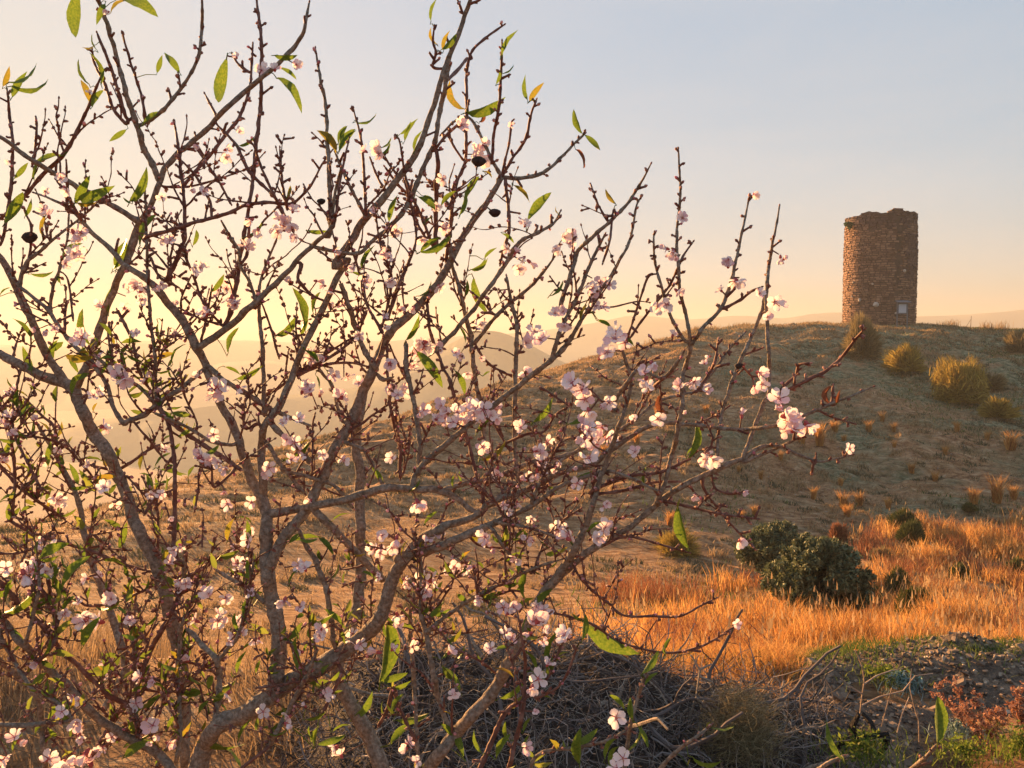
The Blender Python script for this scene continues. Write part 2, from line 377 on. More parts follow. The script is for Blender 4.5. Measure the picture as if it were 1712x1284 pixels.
for (px, py, w, h) in ((1488, 457, .32, .32), (1421, 503, .3, .35), (1442, 511, .55, .5), (1437, 478, .25, .16), (1414, 474, .2, .16), (1413, 497, .18, .18), (1474, 525, .26, .22)):
    s_ = (px - 1470) / 61; a = math.asin(max(-1, min(1, s_))); z = (541 - py) * px_m + .25
    mb = MB(); lump(mb, ((TR) * math.sin(a), -TR * math.cos(a), z), (w, w, h)); mb.build('pale_stone', M['pale'], tower)
# plant on the rim, a thing of its own
def leaf_cloud(cen, rad, n, size, shell=.5, up=0.0):
    """n small leaf quads in an ellipsoid"""
    d = rng.normal(size=(n, 3)); d /= np.linalg.norm(d, axis=1)[:, None]
    r = shell + (1 - shell) * rng.random(n); p = np.array(cen) + d * r[:, None] * np.array(rad)
    u = rng.normal(size=(n, 3)); u[:, 2] += up; u /= np.linalg.norm(u, axis=1)[:, None]
    w = np.cross(u, rng.normal(size=(n, 3))); w /= np.linalg.norm(w, axis=1)[:, None] + 1e-9
    s = size * rng.uniform(.6, 1.3, n)[:, None]
    V = np.stack([p - u * s, p + w * s * .38, p + u * s, p - w * s * .38], 1)
    return V.reshape(-1, 3)
def quads(n): return np.arange(4 * n).reshape(n, 4)
pl = empty('rim_plant', (TX - TR * .97, TY - TR * .3, TZ + TH - 1.2)); tag(pl, 'small dark green plant sprouting from the left of the tower rim', 'plant')
V = np.concatenate([leaf_cloud((-.25, 0, .1), (.45, .4, .22), 260, .13), leaf_cloud((-.15, 0, -.1), (.2, .3, .3), 120, .12)])
link('foliage', mesh('rim_foliage', V, quads(len(V) // 4), M['green_dark']), pl)
mb = MB(); tube(mb, [(.5, .2, -.3), (.1, 0, -.1), (-.3, 0, .1)], [.04, .03, .015], 5); mb.build('stem', M['bark'], pl)
# information board in front of the tower
M['boardmetal'] = mat('board_metal', [(.3, (.10, .11, .13)), (.7, (.16, .17, .2))], 5, .6)
M['boardpaper'] = mat('board_panel', [(.3, (.42, .47, .55)), (.7, (.5, .55, .62))], 3, .4)
bl = P(1508, 541, TD - 4.6); bz = bl[2] - .35
board = empty('information_board', (bl[0], bl[1], bz)); tag(board, 'roofed information board on two posts beside the foot of the tower', 'sign')
s = (TD - 4.6) / F
for sx_ in (-1, 1):
    mb = MB(); box(mb, (sx_ * 8.5 * s, 0, 20 * s), (.09, .09, 44 * s)); mb.build('post', M['boardmetal'], board)
mb = MB(); box(mb, (0, 0, 31.5 * s), (15 * s, .06, 18 * s)); mb.build('panel_frame', M['boardmetal'], board)
mb = MB(); box(mb, (0, -.045, 31.5 * s), (12.5 * s, .02, 14.5 * s)); mb.build('panel', M['boardpaper'], board)
mb = MB()
mb.add([(-11 * s, -.45, 41 * s), (11 * s, -.45, 41 * s), (11 * s, .2, 44 * s), (-11 * s, .2, 44 * s), (-11 * s, -.45, 42.2 * s), (11 * s, -.45, 42.2 * s), (11 * s, .2, 45.2 * s), (-11 * s, .2, 45.2 * s)],
       [(3, 2, 1, 0), (4, 5, 6, 7), (0, 1, 5, 4), (1, 2, 6, 5), (2, 3, 7, 6), (3, 0, 4, 7)]); mb.build('roof', M['boardmetal'], board)
# ------------------------------------------------------------------ grass
def blades(pts, h, w, lean, bend=.35, segs=2):
    n = len(pts); pts = np.asarray(pts, float); h = np.broadcast_to(h, (n,)) ; w = np.broadcast_to(w, (n,))
    a = rng.uniform(0, 2 * np.pi, n); side = np.stack([np.cos(a), np.sin(a), 0 * a], 1)
    b_ = rng.uniform(0, 2 * np.pi, n); ld = np.stack([np.cos(b_), np.sin(b_), 0 * b_], 1) * (lean * rng.uniform(.2, 1, n) * h)[:, None]
    up = np.array((0, 0, 1.0))
    mid = pts + ld * .35 + up * (h * .55)[:, None]; top = pts + ld * (1 + bend) + up * (h * rng.uniform(.85, 1, n))[:, None]
    s = side * w[:, None] / 2
    V = np.stack([pts - s, pts + s, mid + s * .7, mid - s * .7, top], 1).reshape(-1, 3)
    i = np.arange(n) * 5
    T = np.concatenate([np.stack([i, i + 1, i + 2], 1), np.stack([i, i + 2, i + 3], 1), np.stack([i + 3, i + 2, i + 4], 1)])
    return V, T
def stuffmesh(name, V, T, m, parent=None):
    o = link(name, mesh(name, V, T, m), parent); tag(o, kind='stuff'); return o
M['drygrass'] = mat('dry_grass', [(.25, (.26, .10, .04)), (.42, (.48, .24, .075)), (.58, (.62, .35, .11)), (.75, (.74, .49, .21))], .45, .8, trans=.45, island=.45)
M['redgrass'] = mat('russet_weeds', [(.2, (.14, .055, .03)), (.5, (.26, .10, .05)), (.8, (.36, .18, .09))], .5, .85, trans=.35, island=.5)
M['shortgrass'] = mat('short_dry_grass', [(.25, (.2, .14, .08)), (.55, (.36, .25, .14)), (.8, (.5, .37, .21))], .4, .9, trans=.3, island=.5)
M['greengrass'] = mat('green_grass', [(.25, (.045, .075, .02)), (.55, (.09, .14, .03)), (.8, (.17, .21, .06))], .5, .8, trans=.35, island=.5)

M['scrub'] = mat('slope_scrub', [(.25, (.06, .065, .04)), (.55, (.13, .12, .07)), (.85, (.22, .18, .11))], .5, .9, trans=.2, island=.5)
def field(px0, px1, d0, d1, n, dens):
    px = rng.uniform(px0, px1, n); d = np.sqrt(rng.uniform(d0 ** 2, d1 ** 2, n))
    x = (px - 856) / F * d; y = d
    k = dens(px, d, x, y) > rng.random(n)
    return x[k], y[k], px[k], d[k]
def edge_up(px):   # far edge (distance) of the tall golden grass
    return np.interp(px, [850, 980, 1100, 1250, 1350, 1440, 1500, 1560, 1650, 1750, 2100], [13.5, 17, 20.0, 21.5, 23, 27, 29.5, 31, 31, 31.5, 33])
def dens_tall(px, d, x, y):
    patch = np.clip(.30 + 1.7 * fbm(x / 1.3, y / 1.9, 3, 51), .02, 1)
    e = np.clip((edge_up(px) + 1.0 + 3.2 * fbm(x / 2.2, y / 2.2, 3, 53) - d) / 4.0, 0, 1)
    return patch * e * np.clip((px - 880) / 120, 0, 1) * np.interp(px, [1150, 1330], [.38, 1]) * np.clip((d - np.where(px < 1330, 4.5, 6.7)) / .6, 0, 1)
x, y, px, d = field(860, 2150, 4.5, 34, 540000, dens_tall)
cl = fbm(x / .9, y / .9, 2, 61)
h = (.40 + .42 * np.clip(cl, -.8, 1)) * rng.uniform(.55, 1.25, len(x)) * np.interp(d, [4.5, 6.5, 8, 10, 15, 30], [.22, .32, .5, .75, 1, 1.2])
V, T = blades(np.stack([x, y, height(x, y) - .03], 1), h, .004 + .0007 * d, .34)
stuffmesh('golden_grass', V, T, M['drygrass'])
# taller stalks with seed heads that stand out of it
k = rng.random(len(x)) < .012; xs, ys, dd_ = x[k], y[k], d[k]; n_ = len(xs); hs_t = rng.uniform(.75, 1.25, n_) * np.interp(dd_, [4.5, 8, 14], [.3, .5, .9])
V, T = blades(np.stack([xs, ys, height(xs, ys) - .03], 1), hs_t, .004 + .0005 * dd_, .3)
tips = V.reshape(-1, 5, 3)[:, 4]; V2, T2 = blades(tips - np.array((0, 0, .10)), np.full(n_, .14), .022 + .0006 * dd_, .3)
stuffmesh('seeding_stalks', np.concatenate([V, V2]), np.concatenate([T, T2 + len(V)]), M['shortgrass'])
# russet weeds patches
def dens_red(px, d, x, y):
    return np.clip(.1 + 1.4 * fbm(x / 1.3 + 4, y / 1.9, 3, 71), 0, 1) * np.clip((edge_up(px) + 2.6 - d) / 1.5, 0, 1) * np.clip((px - 900) / 150, 0, 1) * np.interp(px, [1150, 1330], [1.8, 1])
x, y, px, d = field(880, 2150, 10.5, 36, 110000, dens_red)
V, T = blades(np.stack([x, y, height(x, y) - .03], 1), rng.uniform(.25, .75, len(x)), .012 + .0003 * d, .55)
stuffmesh('russet_weeds', V, T, M['redgrass'])
# low green grass among it and the green strip left of the bushes
def dens_green(px, d, x, y):
    a = np.clip(-.2 + 1.4 * fbm(x / 1.7 - 7, y / 2.0, 3, 81), 0, 1)
    s = np.exp(-((d - (19.5 + .01 * (px - 1150))) / 3.0) ** 2) * np.clip(1 - np.abs(px - 1130) / 230, 0, 1)
    g = np.exp(-((d - 11.0) / 1.2) ** 2) * np.clip((px - 1180) / 150, 0, 1) * .9
    r_ = np.clip((px - 1450) / 200, 0, 1) * np.clip((d - 42) / 10, 0, 1) * np.clip(.45 + fbm(x / 4, y / 5, 2, 3), 0, 1)
    return np.clip(a * .5 * np.clip((px - 950) / 200, 0, 1) * (d < 38) + s * 1.2 + g + r_ * .7, 0, 1)
x, y, px, d = field(850, 2150, 9.5, 90, 170000, dens_green)
V, T = blades(np.stack([x, y, height(x, y) - .02], 1), rng.uniform(.08, .26, len(x)) * np.interp(d, [10, 80], [1, 1.1]), .014 + .0006 * d, .8)
stuffmesh('green_grass', V, T, M['greengrass'])
# short dry grass over the hillside
def dens_short(px, d, x, y):
    ds = np.interp(np.degrees(np.arctan2(x, y)), _az, _sd)
    return np.clip(.35 + 1.2 * fbm(x / 2.0, y / .9, 3, 91), .03, 1) * (d < ds + 3)
x, y, px, d = field(-200, 1950, 8.5, 88, 380000, dens_short)
V, T = blades(np.stack([x, y, height(x, y) - .02], 1), rng.uniform(.05, .20, len(x)) * np.interp(d, [8, 30, 80], [.8, 1.1, 1.6]), .012 + .0007 * d, 1.1)
stuffmesh('short_dry_grass', V, T, M['shortgrass'])
# low clumps of scrub and tufts that break up the slope
def clumps(name, n, per, m, hh, rad, wd, seed, px0=-150, px1=1950):
    pxc = rng.uniform(px0, px1, n); dc = np.sqrt(rng.uniform(14 ** 2, 86 ** 2, n)); ds_ = np.interp(np.degrees(np.arctan((pxc - 856) / F)), _az, _sd)
    xc = (pxc - 856) / F * dc; k = (dc < ds_ + 1) & (fbm(xc / 6, dc / 6, 2, seed) > -.25); xc = xc[k]; dc = dc[k]; n = len(xc); sz = rng.uniform(.4, 1.3, n)
    X_ = np.repeat(xc, per); D_ = np.repeat(dc, per); S_ = np.repeat(sz, per); a = rng.uniform(0, 6.283, n * per); q = np.sqrt(rng.random(n * per)) * rad * S_
    X_ = X_ + q * np.cos(a) * 1.3; D_ = D_ + q * np.sin(a)
    V, T = blades(np.stack([X_, D_, height(X_, D_) - .03], 1), hh * S_ * rng.uniform(.5, 1.1, n * per), wd, .7); stuffmesh(name, V, T, m)
clumps('low_scrub', 3600, 42, M['scrub'], .22, .26, .04, 201)
clumps('pale_tussocks', 3600, 38, M['shortgrass'], .26, .2, .035, 203)
# taller thin dry stems behind the almond tree
def dens_l(px, d, x, y): return np.clip(.35 + 1.0 * fbm(x / 1.2, y / 1.6, 3, 101), 0, 1) * np.clip((1000 - px) / 300, 0, 1)
x, y, px, d = field(-250, 1000, 4.5, 13, 42000, dens_l)
V, T = blades(np.stack([x, y, height(x, y) - .02], 1), rng.uniform(.12, .5, len(x)), .006 + .0004 * d, .7)
stuffmesh('dry_stems', V, T, M['shortgrass'])

# grass strip between the brush heap and the slate bank
n_ = 26000; px = rng.uniform(850, 1350, n_); d = rng.uniform(4.6, 6.9, n_); x = (px - 856) / F * d; k = rng.random(n_) < np.clip(.55 + fbm(x / .35, d / .35, 2, 77), .1, 1); x = x[k]; d = d[k]
V, T = blades(np.stack([x, d, height(x, d) - .01], 1), rng.uniform(.04, .20, len(x)), .005, .8); hf = len(x) // 3
stuffmesh('bank_grass', V, T, M['drygrass'])
n_ = 15000; px = rng.uniform(850, 1760, n_); d = rng.normal(6.35, .3, n_); x = (px - 856) / F * d; V, T = blades(np.stack([x, d, height(x, d) + .02 + .1 * np.clip((px - 1340) / 100, 0, 1)], 1), rng.uniform(.02, .09, n_) * (rng.random(n_) < .5 + .5 * fbm(x / .4, d, 2, 5)), .006, .9)
stuffmesh('crest_grass', V, T, M['greengrass'])
# golden tufts standing apart on the slope, photo pixel of the foot, width in pixels
tufts = [(1452, 722, 18), (1494, 722, 15), (1395, 722, 22), (1370, 745, 30), (1340, 742, 22), (1411, 738, 14), (1495, 748, 13), (1405, 812, 15), (1410, 852, 26), (1436, 846, 26), (1416, 864, 24),
         (1485, 850, 18), (1360, 835, 18), (1628, 843, 30), (1666, 840, 34), (1694, 836, 24), (1690, 752, 34), (1272, 800, 14), (1262, 862, 22), (1235, 790, 12), (1600, 722, 16), (1524, 792, 20), (1563, 806, 18), (1240, 868, 18), (1120, 880, 22), (1100, 700, 18),
         (1065, 742, 20), (1305, 770, 14), (1180, 690, 15), (1650, 735, 16), (1475, 705, 14), (1580, 760, 16), (1010, 760, 18)]
tm = []
for v_ in range(4):
    n_ = 240; a = rng.uniform(0, 2 * np.pi, n_); r_ = np.sqrt(rng.random(n_)) * .15
    V, T = blades(np.stack([r_ * np.cos(a), r_ * np.sin(a), 0 * a], 1), rng.uniform(.3, 1, n_) ** 1.2, .03, .5)
    V[:, 0] *= 1.0; me = mesh('grass_tuft', V, T, M['drygrass']); tm.append(me)
TL = 'small golden dry grass tuft alone on the brown slope below the watchtower'
for i, (px, py, w) in enumerate(tufts):
    g = ground_at(px, py); dd = g[1]; s = w / F * dd / .75
    o = link('grass_tuft', tm[i % 4]); o.location = g - np.array((0, 0, .03)); o.scale = (s, s, s * rng.uniform(.85, 1.25)); o.rotation_euler = (0, 0, rng.uniform(0, 6))
    tag(o, TL, 'grass tuft', 'golden tufts scattered on the slope')

# ------------------------------------------------------------------ bushes
M['oak'] = mat('evergreen_leaves', [(.25, (.05, .065, .033)), (.55, (.11, .135, .065)), (.85, (.22, .24, .12))], 1.5, .65, trans=.2, island=.6, spec=.35)
M['broom'] = mat('broom_green', [(.25, (.04, .055, .015)), (.55, (.08, .10, .03)), (.85, (.16, .16, .05))], 1.5, .8, trans=.2, island=.6)
M['broom_y'] = mat('broom_yellow', [(.25, (.2, .14, .035)), (.55, (.36, .27, .06)), (.85, (.5, .36, .09))], 1.2, .8, trans=.3, island=.6)
M['broom_t'] = mat('broom_tan', [(.25, (.14, .11, .06)), (.55, (.24, .19, .09)), (.85, (.33, .26, .13))], 1.2, .8, trans=.3, island=.6)
def round_bush(name, label, px, py, wpx, hpx, m, d=None, leaf=.06, n=26000, lobes=26, seed=0):
    g = ground_at(px, py) if d is None else np.array((P(px, py, d)[0], d, gz(P(px, py, d)[0], d)))
    s = g[1] / F; w = wpx * s; h = hpx * s
    root = empty(name, g); tag(root, label, 'bush')
    Vs = []
    for q in range(lobes):
        a = rng.uniform(0, 2 * np.pi); e = math.asin(rng.uniform(-.3, 1)); rr_ = rng.uniform(.42, .84)
        c = (w / 2 * rr_ * math.cos(a) * math.cos(e), w / 2 * rr_ * math.sin(a) * math.cos(e), h * (.40 + .44 * math.sin(e)))
        sz = w * rng.uniform(.09, .22)
        Vs.append(leaf_cloud(c, (sz, sz, sz * .9), n // lobes, leaf, .45, .4))
    # a few leafy sprigs that break the outline
    for q in range(80):
        a = rng.uniform(0, 2 * np.pi); e = math.asin(rng.uniform(.0, 1)); rr_ = rng.uniform(.82, 1.12)
        c = (w / 2 * rr_ * math.cos(a) * math.cos(e), w / 2 * rr_ * math.sin(a) * math.cos(e), h * (.40 + .56 * math.sin(e)))
        Vs.append(leaf_cloud(c, (w * .05, w * .05, w * .07), 70, leaf * .8, .1, 1))
    V = np.concatenate(Vs); V = V[V[:, 2].reshape(-1, 4).min(1).repeat(4) > -.1]
    o = link('crown', mesh('crown', V, quads(len(V) // 4), m), root); tag(o, kind='stuff')
    mb = MB()
    for q in range(5):
        a = rng.uniform(0, 6.28); tube(mb, [(0, 0, -.1), (.1 * w * math.cos(a), .1 * w * math.sin(a), h * .25), (.28 * w * math.cos(a), .28 * w * math.sin(a), h * .6)], [.05, .035, .015], 5)
    mb.build('trunk', M['bark'], root)
    return root
round_bush('evergreen_bush', 'large dark green evergreen bush, the nearer of the two in the golden grass', 1366, 1052, 162, 160, M['oak'], leaf=.055, n=42000, lobes=34)
round_bush('evergreen_bush', 'dark green evergreen bush behind and left of the larger one', 1302, 986, 128, 116, M['oak'], leaf=.06, n=26000)
def dome_bush(name, label, px, py, wpx, hpx, m, n=5000, stiff=.9, cat='bush', up=.2, wd=.018, base=.25):
    g = ground_at(px, py); s = g[1] / F; w = wpx * s / 2; h = hpx * s
    root = empty(name, g); tag(root, label, cat)
    a = rng.uniform(0, 2 * np.pi, n); e = np.arcsin(rng.uniform(up, 1, n)); q = rng.uniform(.5, 1.02, n)
    # uneven outline: strands gather in sprays of different reach
    nk = 13; ka = rng.uniform(0, 2 * np.pi, nk); ke = np.arcsin(rng.uniform(max(up, 0), 1, nk)); kr = rng.uniform(.7, 1.08, nk) * (1.12 - .28 * np.sin(ke))
    D1 = np.stack([np.cos(a) * np.cos(e), np.sin(a) * np.cos(e), np.sin(e)], 1); D2 = np.stack([np.cos(ka) * np.cos(ke), np.sin(ka) * np.cos(ke), np.sin(ke)], 1)
    dd_ = D1 @ D2.T; j_ = dd_.argmax(1); mxd = dd_.max(1); irr = .55 if m is M['broom'] else 1.0
    q = q * (1 + (kr[j_] * (.72 + .36 * np.clip((mxd - .75) / .25, 0, 1)) - 1) * irr)
    bx = base * w * rng.normal(size=n) * .6; by = base * w * rng.normal(size=n) * .6
    tip = np.stack([w * q * np.cos(a) * np.cos(e), w * q * np.sin(a) * np.cos(e), h * q * np.sin(e)], 1)
    tip += rng.normal(size=(n, 3)) * .03 * w
    st = rng.uniform(.35, .75, n)[:, None]; b0 = np.stack([bx, by, 0 * bx], 1); b1 = b0 + (tip - b0) * st
    sd_ = np.cross(tip - b0, rng.normal(size=(n, 3))); sd_ /= np.linalg.norm(sd_, axis=1)[:, None] + 1e-9; sd_ *= wd / 2
    mid = (b1 + tip) / 2 + np.array((0, 0, 1)) * .03 * h
    V = np.stack([b1 - sd_, b1 + sd_, mid + sd_, mid - sd_, tip], 1).reshape(-1, 3); i = np.arange(n) * 5
    T = np.concatenate([np.stack([i, i + 1, i + 2], 1), np.stack([i, i + 2, i + 3], 1), np.stack([i + 3, i + 2, i + 4], 1)])
    tag(link('foliage', mesh('foliage', V, T, m), root), kind='stuff')
    mb = MB()
    for k_ in range(14):
        j = rng.integers(n); tube(mb, [(0, 0, -.05), b0[j] + (tip[j] - b0[j]) * .4, b0[j] + (tip[j] - b0[j]) * .8], [.025, .015, .006], 4)
    mb.build('stems', M['bark'], root)
    return root
dome_bush('broom_bush', 'low rounded olive green bush, upper of the pair above the golden grass', 1512, 886, 66, 42, M['broom'], 7000)
dome_bush('broom_bush', 'low rounded olive green bush, lower of the pair above the golden grass', 1523, 912, 64, 50, M['broom'], 7000)
dome_bush('broom_bush', 'small grey green domed bush amid golden grass right of the dark evergreen bush', 1500, 1004, 54, 68, M['broom'], 6000)
dome_bush('broom_bush', 'dark green domed bush low in the golden grass behind the rubble bank', 1532, 1046, 84, 76, M['broom'], 8000)
dome_bush('broom_bush', 'small dark green clump under golden tufts at the upper edge of the tall grass', 1620, 858, 34, 20, M['broom'], 3000)
dome_bush('broom_bush', 'olive tan broom bush growing in front of the left foot of the tower', 1440, 592, 84, 92, M['broom_t'], 8000, up=-.1, wd=.04)
dome_bush('broom_bush', 'sparse yellow green broom bush on the slope below the information board', 1512, 618, 78, 62, M['broom_y'], 3200, up=-.1, wd=.05, base=.5)
dome_bush('broom_bush', 'tall yellow orange broom bush at the right of the slope', 1604, 668, 112, 96, M['broom_y'], 6500, up=-.1, wd=.05, base=.6)
dome_bush('broom_bush', 'lower yellow broom bush just right of the tall one', 1668, 698, 72, 44, M['broom_y'], 3500, up=-.0, wd=.04)
dome_bush('broom_bush', 'bush on the skyline at the right edge of the photo', 1704, 590, 70, 54, M['broom_t'], 4500, up=-.1, wd=.05)
dome_bush('broom_bush', 'pale tan bush behind the tall yellow broom bush', 1652, 650, 74, 40, M['broom_t'], 3000, up=0., wd=.04)
dome_bush('broom_bush', 'wispy olive bush among golden grass left of the dark evergreen bush', 1262, 1055, 100, 56, M['broom_t'], 6500, up=-.1, wd=.012)
dome_bush('broom_bush', 'thin yellow broom on the slope behind the rightmost almond branches', 1130, 925, 110, 60, M['broom_y'], 3500, up=-.1, wd=.012)
dome_bush('russet_bush', 'russet dry bush just above the dark evergreen bush', 1400, 905, 46, 44, M['redgrass'], 3500, up=-.1, wd=.02)
dome_bush('green_bush', 'small leafy green bush above the crest of the rubble bank', 1580, 1088, 34, 34, M['greengrass'], 2200, up=-.1, wd=.03)
dome_bush('green_bush', 'small green bush in the golden grass near the right edge', 1640, 920, 34, 26, M['greengrass'], 2200, up=-.1, wd=.03)
dome_bush('green_bush', 'low dark green clump in the golden grass, nearest the right edge', 1700, 962, 60, 34, M['broom'], 2600, up=-.1, wd=.03)
dome_bush('green_bush', 'low green clump in the golden grass between the two domed bushes and the right edge', 1605, 968, 46, 34, M['broom'], 2200, up=-.1, wd=.03)
dome_bush('green_bush', 'dull green clump touching the right side of the large dark evergreen bush', 1462, 1012, 40, 44, M['broom'], 2400, up=-.1, wd=.03)
dome_bush('green_bush', 'grey green low clump under the upper pair of rounded bushes', 1470, 940, 54, 34, M['broom_t'], 2400, up=-.1, wd=.03)
# skyline tufts and thin stalks
skv = []; skt = []
for (px, w, h_) in ((1165, 20, 10), (1190, 26, 9), (1240, 30, 8), (1090, 24, 12), (1575, 16, 12), (1590, 22, 16), (1648, 18, 14), (1672, 22, 18), (1100, 16, 8)):
    az_ = AZ(px); ds = float(np.interp(az_, _az, _sd)) ; x_ = (px - 856) / F * ds; g = np.array((x_, ds, gz(x_, ds) - .05)); s = ds / F
    n_ = 90; V, T = blades(np.stack([rng.normal(size=n_) * w * s * .3, rng.normal(size=n_) * .4, 0 * np.arange(n_)], 1) + g, rng.uniform(.3, 1, n_) * h_ * s * 1.2, .04, .35)
    skv.append(V); skt.append(T + 5 * 90 * (len(skv) - 1))
stuffmesh('skyline_grass', np.concatenate(skv), np.concatenate(skt), M['shortgrass'])
# bent pole right of the tower and a post in the golden grass
M['wood'] = mat('weathered_wood', [(.3, (.08, .055, .04)), (.7, (.16, .11, .08))], 12, .9, .4, 40)
ds = 84.; x_ = (1621 - 856) / F * ds; g = np.array((x_, ds, gz(x_, ds) - .2)); mb = MB()
st = empty('pole_frame', g); tag(st, 'thin pole with a leaning strut on the skyline right of the tower', 'pole')
tube(mb, [(0, 0, 0), (.05, 0, 1.5)], [.03, .02], 5); mb.build('pole', M['wood'], st)
mb = MB(); tube(mb, [(-.7, 0, 0), (0, 0, 1.15)], [.02, .015], 4); mb.build('strut', M['wood'], st)
g = ground_at(1671, 1082); s = g[1] / F; mb = MB()
tube(mb, [(0, 0, -.2), (.0, 0, 22 * s), (.01, 0, 40 * s)], [.025, .022, .02], 7, lump=.1)
o = mb.build('wooden_post', M['wood']); o.location = g; tag(o, 'short thin dark wooden post in the golden grass behind the rubble bank', 'post')
# ------------------------------------------------------------------ rubble bank at the right
M['earth'] = mat('dark_earth', [(.3, (.05, .036, .028)), (.5, (.12, .085, .062)), (.68, (.25, .18, .125))], 9, .95, 1, 40, bdist=.03)
M['slate'] = mat('slate_chips', [(.2, (.07, .052, .042)), (.5, (.17, .125, .095)), (.75, (.28, .21, .15)), (.9, (.45, .37, .29))], 6, .85, .4, 30, island=.75, bdist=.01)
def sheet(name, px0, px1, d0, d1, fz, m, parent=None, nx=120, ny=50):
    pxs = np.linspace(px0, px1, nx); ds = np.linspace(d0, d1, ny); A, D = np.meshgrid(pxs, ds)
    x = (A - 856) / F * D; z = fz(A, D, x)
    ix = np.arange(nx * ny).reshape(ny, nx); Fc = np.stack([ix[:-1, :-1], ix[:-1, 1:], ix[1:, 1:], ix[1:, :-1]], -1).reshape(-1, 4)
    return link(name, mesh(name, np.stack([x, D, z], -1).reshape(-1, 3), Fc, m, smooth=True), parent)
def bank_z(px, d, x):
    e = np.clip((px - 1290) / 90, 0, 1) * np.clip((2400 - px) / 150, 0, 1) * np.clip((d - 3.3) / .7, 0, 1) * np.clip((7.4 - d) / .5, 0, 1)
    e = e * e * (3 - 2 * e)
    top = np.interp(px, [1290, 1340, 1420, 1480, 1560, 1650, 2400], [0, .02, .07, .12, .14, .15, .15])
    b_ = np.exp(-((d - 6.25) / .55) ** 2) * top
    return height(x, d) - .12 + e * (.13 + b_ + .075 * fbm(x / .4, d / .4, 4, 111))
rb = empty('rubble_bank', (0, 0, 0)); tag(rb, 'bank of dark earth and broken slate stones at the lower right', 'rubble')
sheet('earth', 1285, 2405, 3.3, 7.5, bank_z, M['earth'], rb)
def chip(n=1):
    """flat angular stone"""
    k = rng.integers(5, 7); a = np.sort(rng.uniform(0, 2 * np.pi, k)) if False else np.arange(k) * 2 * np.pi / k + rng.uniform(-.3, .3, k)
    r_ = rng.uniform(.6, 1, k); t = rng.uniform(.12, .3)
    top = np.stack([r_ * np.cos(a), r_ * np.sin(a) * .7, np.full(k, t) + rng.uniform(-.05, .05, k)], 1); bot = top * np.array((1.1, 1.1, -1))
    V = np.concatenate([bot, top]); Fc = [tuple(range(k))[::-1], tuple(range(k, 2 * k))] + [(i, (i + 1) % k, (i + 1) % k + k, i + k) for i in range(k)]
    return V, Fc
chipm = [mesh('stone', *chip(), M['slate']) for _ in range(14)]
for i in range(300):
    px = rng.uniform(1310, 1760); d = rng.uniform(4.5, 6.5); x = (px - 856) / F * d
    z = float(bank_z(np.array([px]), np.array([d]), np.array([x]))[0]); s = rng.uniform(.018, .042)
    if rng.random() < .07: s *= 1.7
    o = link('stone', chipm[i % 14], rb); o.location = (x, d, z + s * .12); o.scale = (s, s, s * rng.uniform(.8, 1.6)); o.rotation_euler = (rng.normal() * .4 + .25, rng.normal() * .4, rng.uniform(0, 6))
def scatter_chips(name, px0, px1, d0, d1, n, smin, smax, fz, m, parent):
    mb = MB()
    for i in range(n):
        px = rng.uniform(px0, px1); d = rng.uniform(d0, d1); x = (px - 856) / F * d; z = fz(px, d, x)
        V, Fc = chip(); s = rng.uniform(smin, smax); E = np.array(Euler((rng.normal() * .5 + .2, rng.normal() * .5, rng.uniform(0, 6))).to_matrix())
        mb.add((V * s) @ E.T + np.array((x, d, z)), Fc)
    o = mb.build(name, m, parent); tag(o, kind='stuff'); return o
_bp = np.linspace(1280, 2410, 160); _bd = np.linspace(3.3, 7.5, 80); _A, _D = np.meshgrid(_bp, _bd); _BZ = bank_z(_A, _D, (_A - 856) / F * _D)
def bz_fast(px, d, x): return float(_BZ[min(79, max(0, int(round((d - 3.3) / 4.2 * 79)))), min(159, max(0, int(round((px - 1280) / 1130 * 159))))])
scatter_chips('gravel', 1300, 2250, 4.0, 6.9, 7000, .009, .028, bz_fast, M['slate'], rb)

# ------------------------------------------------------------------ heap of pulled roots and cut twigs
M['rootdark'] = mat('dark_roots', [(.2, (.04, .032, .03)), (.5, (.10, .082, .08)), (.8, (.22, .19, .18))], 8, .9, island=.8)
M['straw'] = mat('grey_straw', [(.2, (.13, .105, .09)), (.5, (.24, .2, .165)), (.85, (.4, .35, .3))], 8, .9, island=.8)
_pt = [(440, 1290), (520, 1200), (560, 1140), (620, 1095), (700, 1082), (850, 1072), (930, 1070), (1000, 1080), (1080, 1100), (1130, 1130), (1180, 1150), (1260, 1178), (1330, 1185), (1390, 1215), (1460, 1290)]
def pile_z(px, d, x):
    tv = np.interp(px, [p[0] for p in _pt], [p[1] for p in _pt]); zt = 4.75 * (560 - tv) / F - .04
    f = np.interp(d, [2.9, 3.3, 3.8, 4.3, 4.75, 5.1, 5.6, 6.0], [0, .25, .62, .88, 1, .85, .3, 0])
    gr = height(x, d) - .06; return gr + (np.maximum(zt - (-2.30), 0)) * f + .05 * fbm(x / .25, d / .25, 3, 121) * f
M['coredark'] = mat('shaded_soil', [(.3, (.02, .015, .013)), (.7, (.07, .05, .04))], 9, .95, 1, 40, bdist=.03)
hp = empty('brush_heap', (0, 0, 0)); tag(hp, 'dark heap of uprooted brush and tangled twigs behind the almond trunks', 'brush heap')
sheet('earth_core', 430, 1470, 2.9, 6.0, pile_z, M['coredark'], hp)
_pp = np.linspace(430, 1470, 160); _pd = np.linspace(2.9, 6.0, 80); _A, _D = np.meshgrid(_pp, _pd); _PZ = pile_z(_A, _D, (_A - 856) / F * _D)
def pz_fast(px, d): return float(_PZ[min(79, max(0, int(round((d - 2.9) / 3.1 * 79)))), min(159, max(0, int(round((px - 430) / 1040 * 159))))])
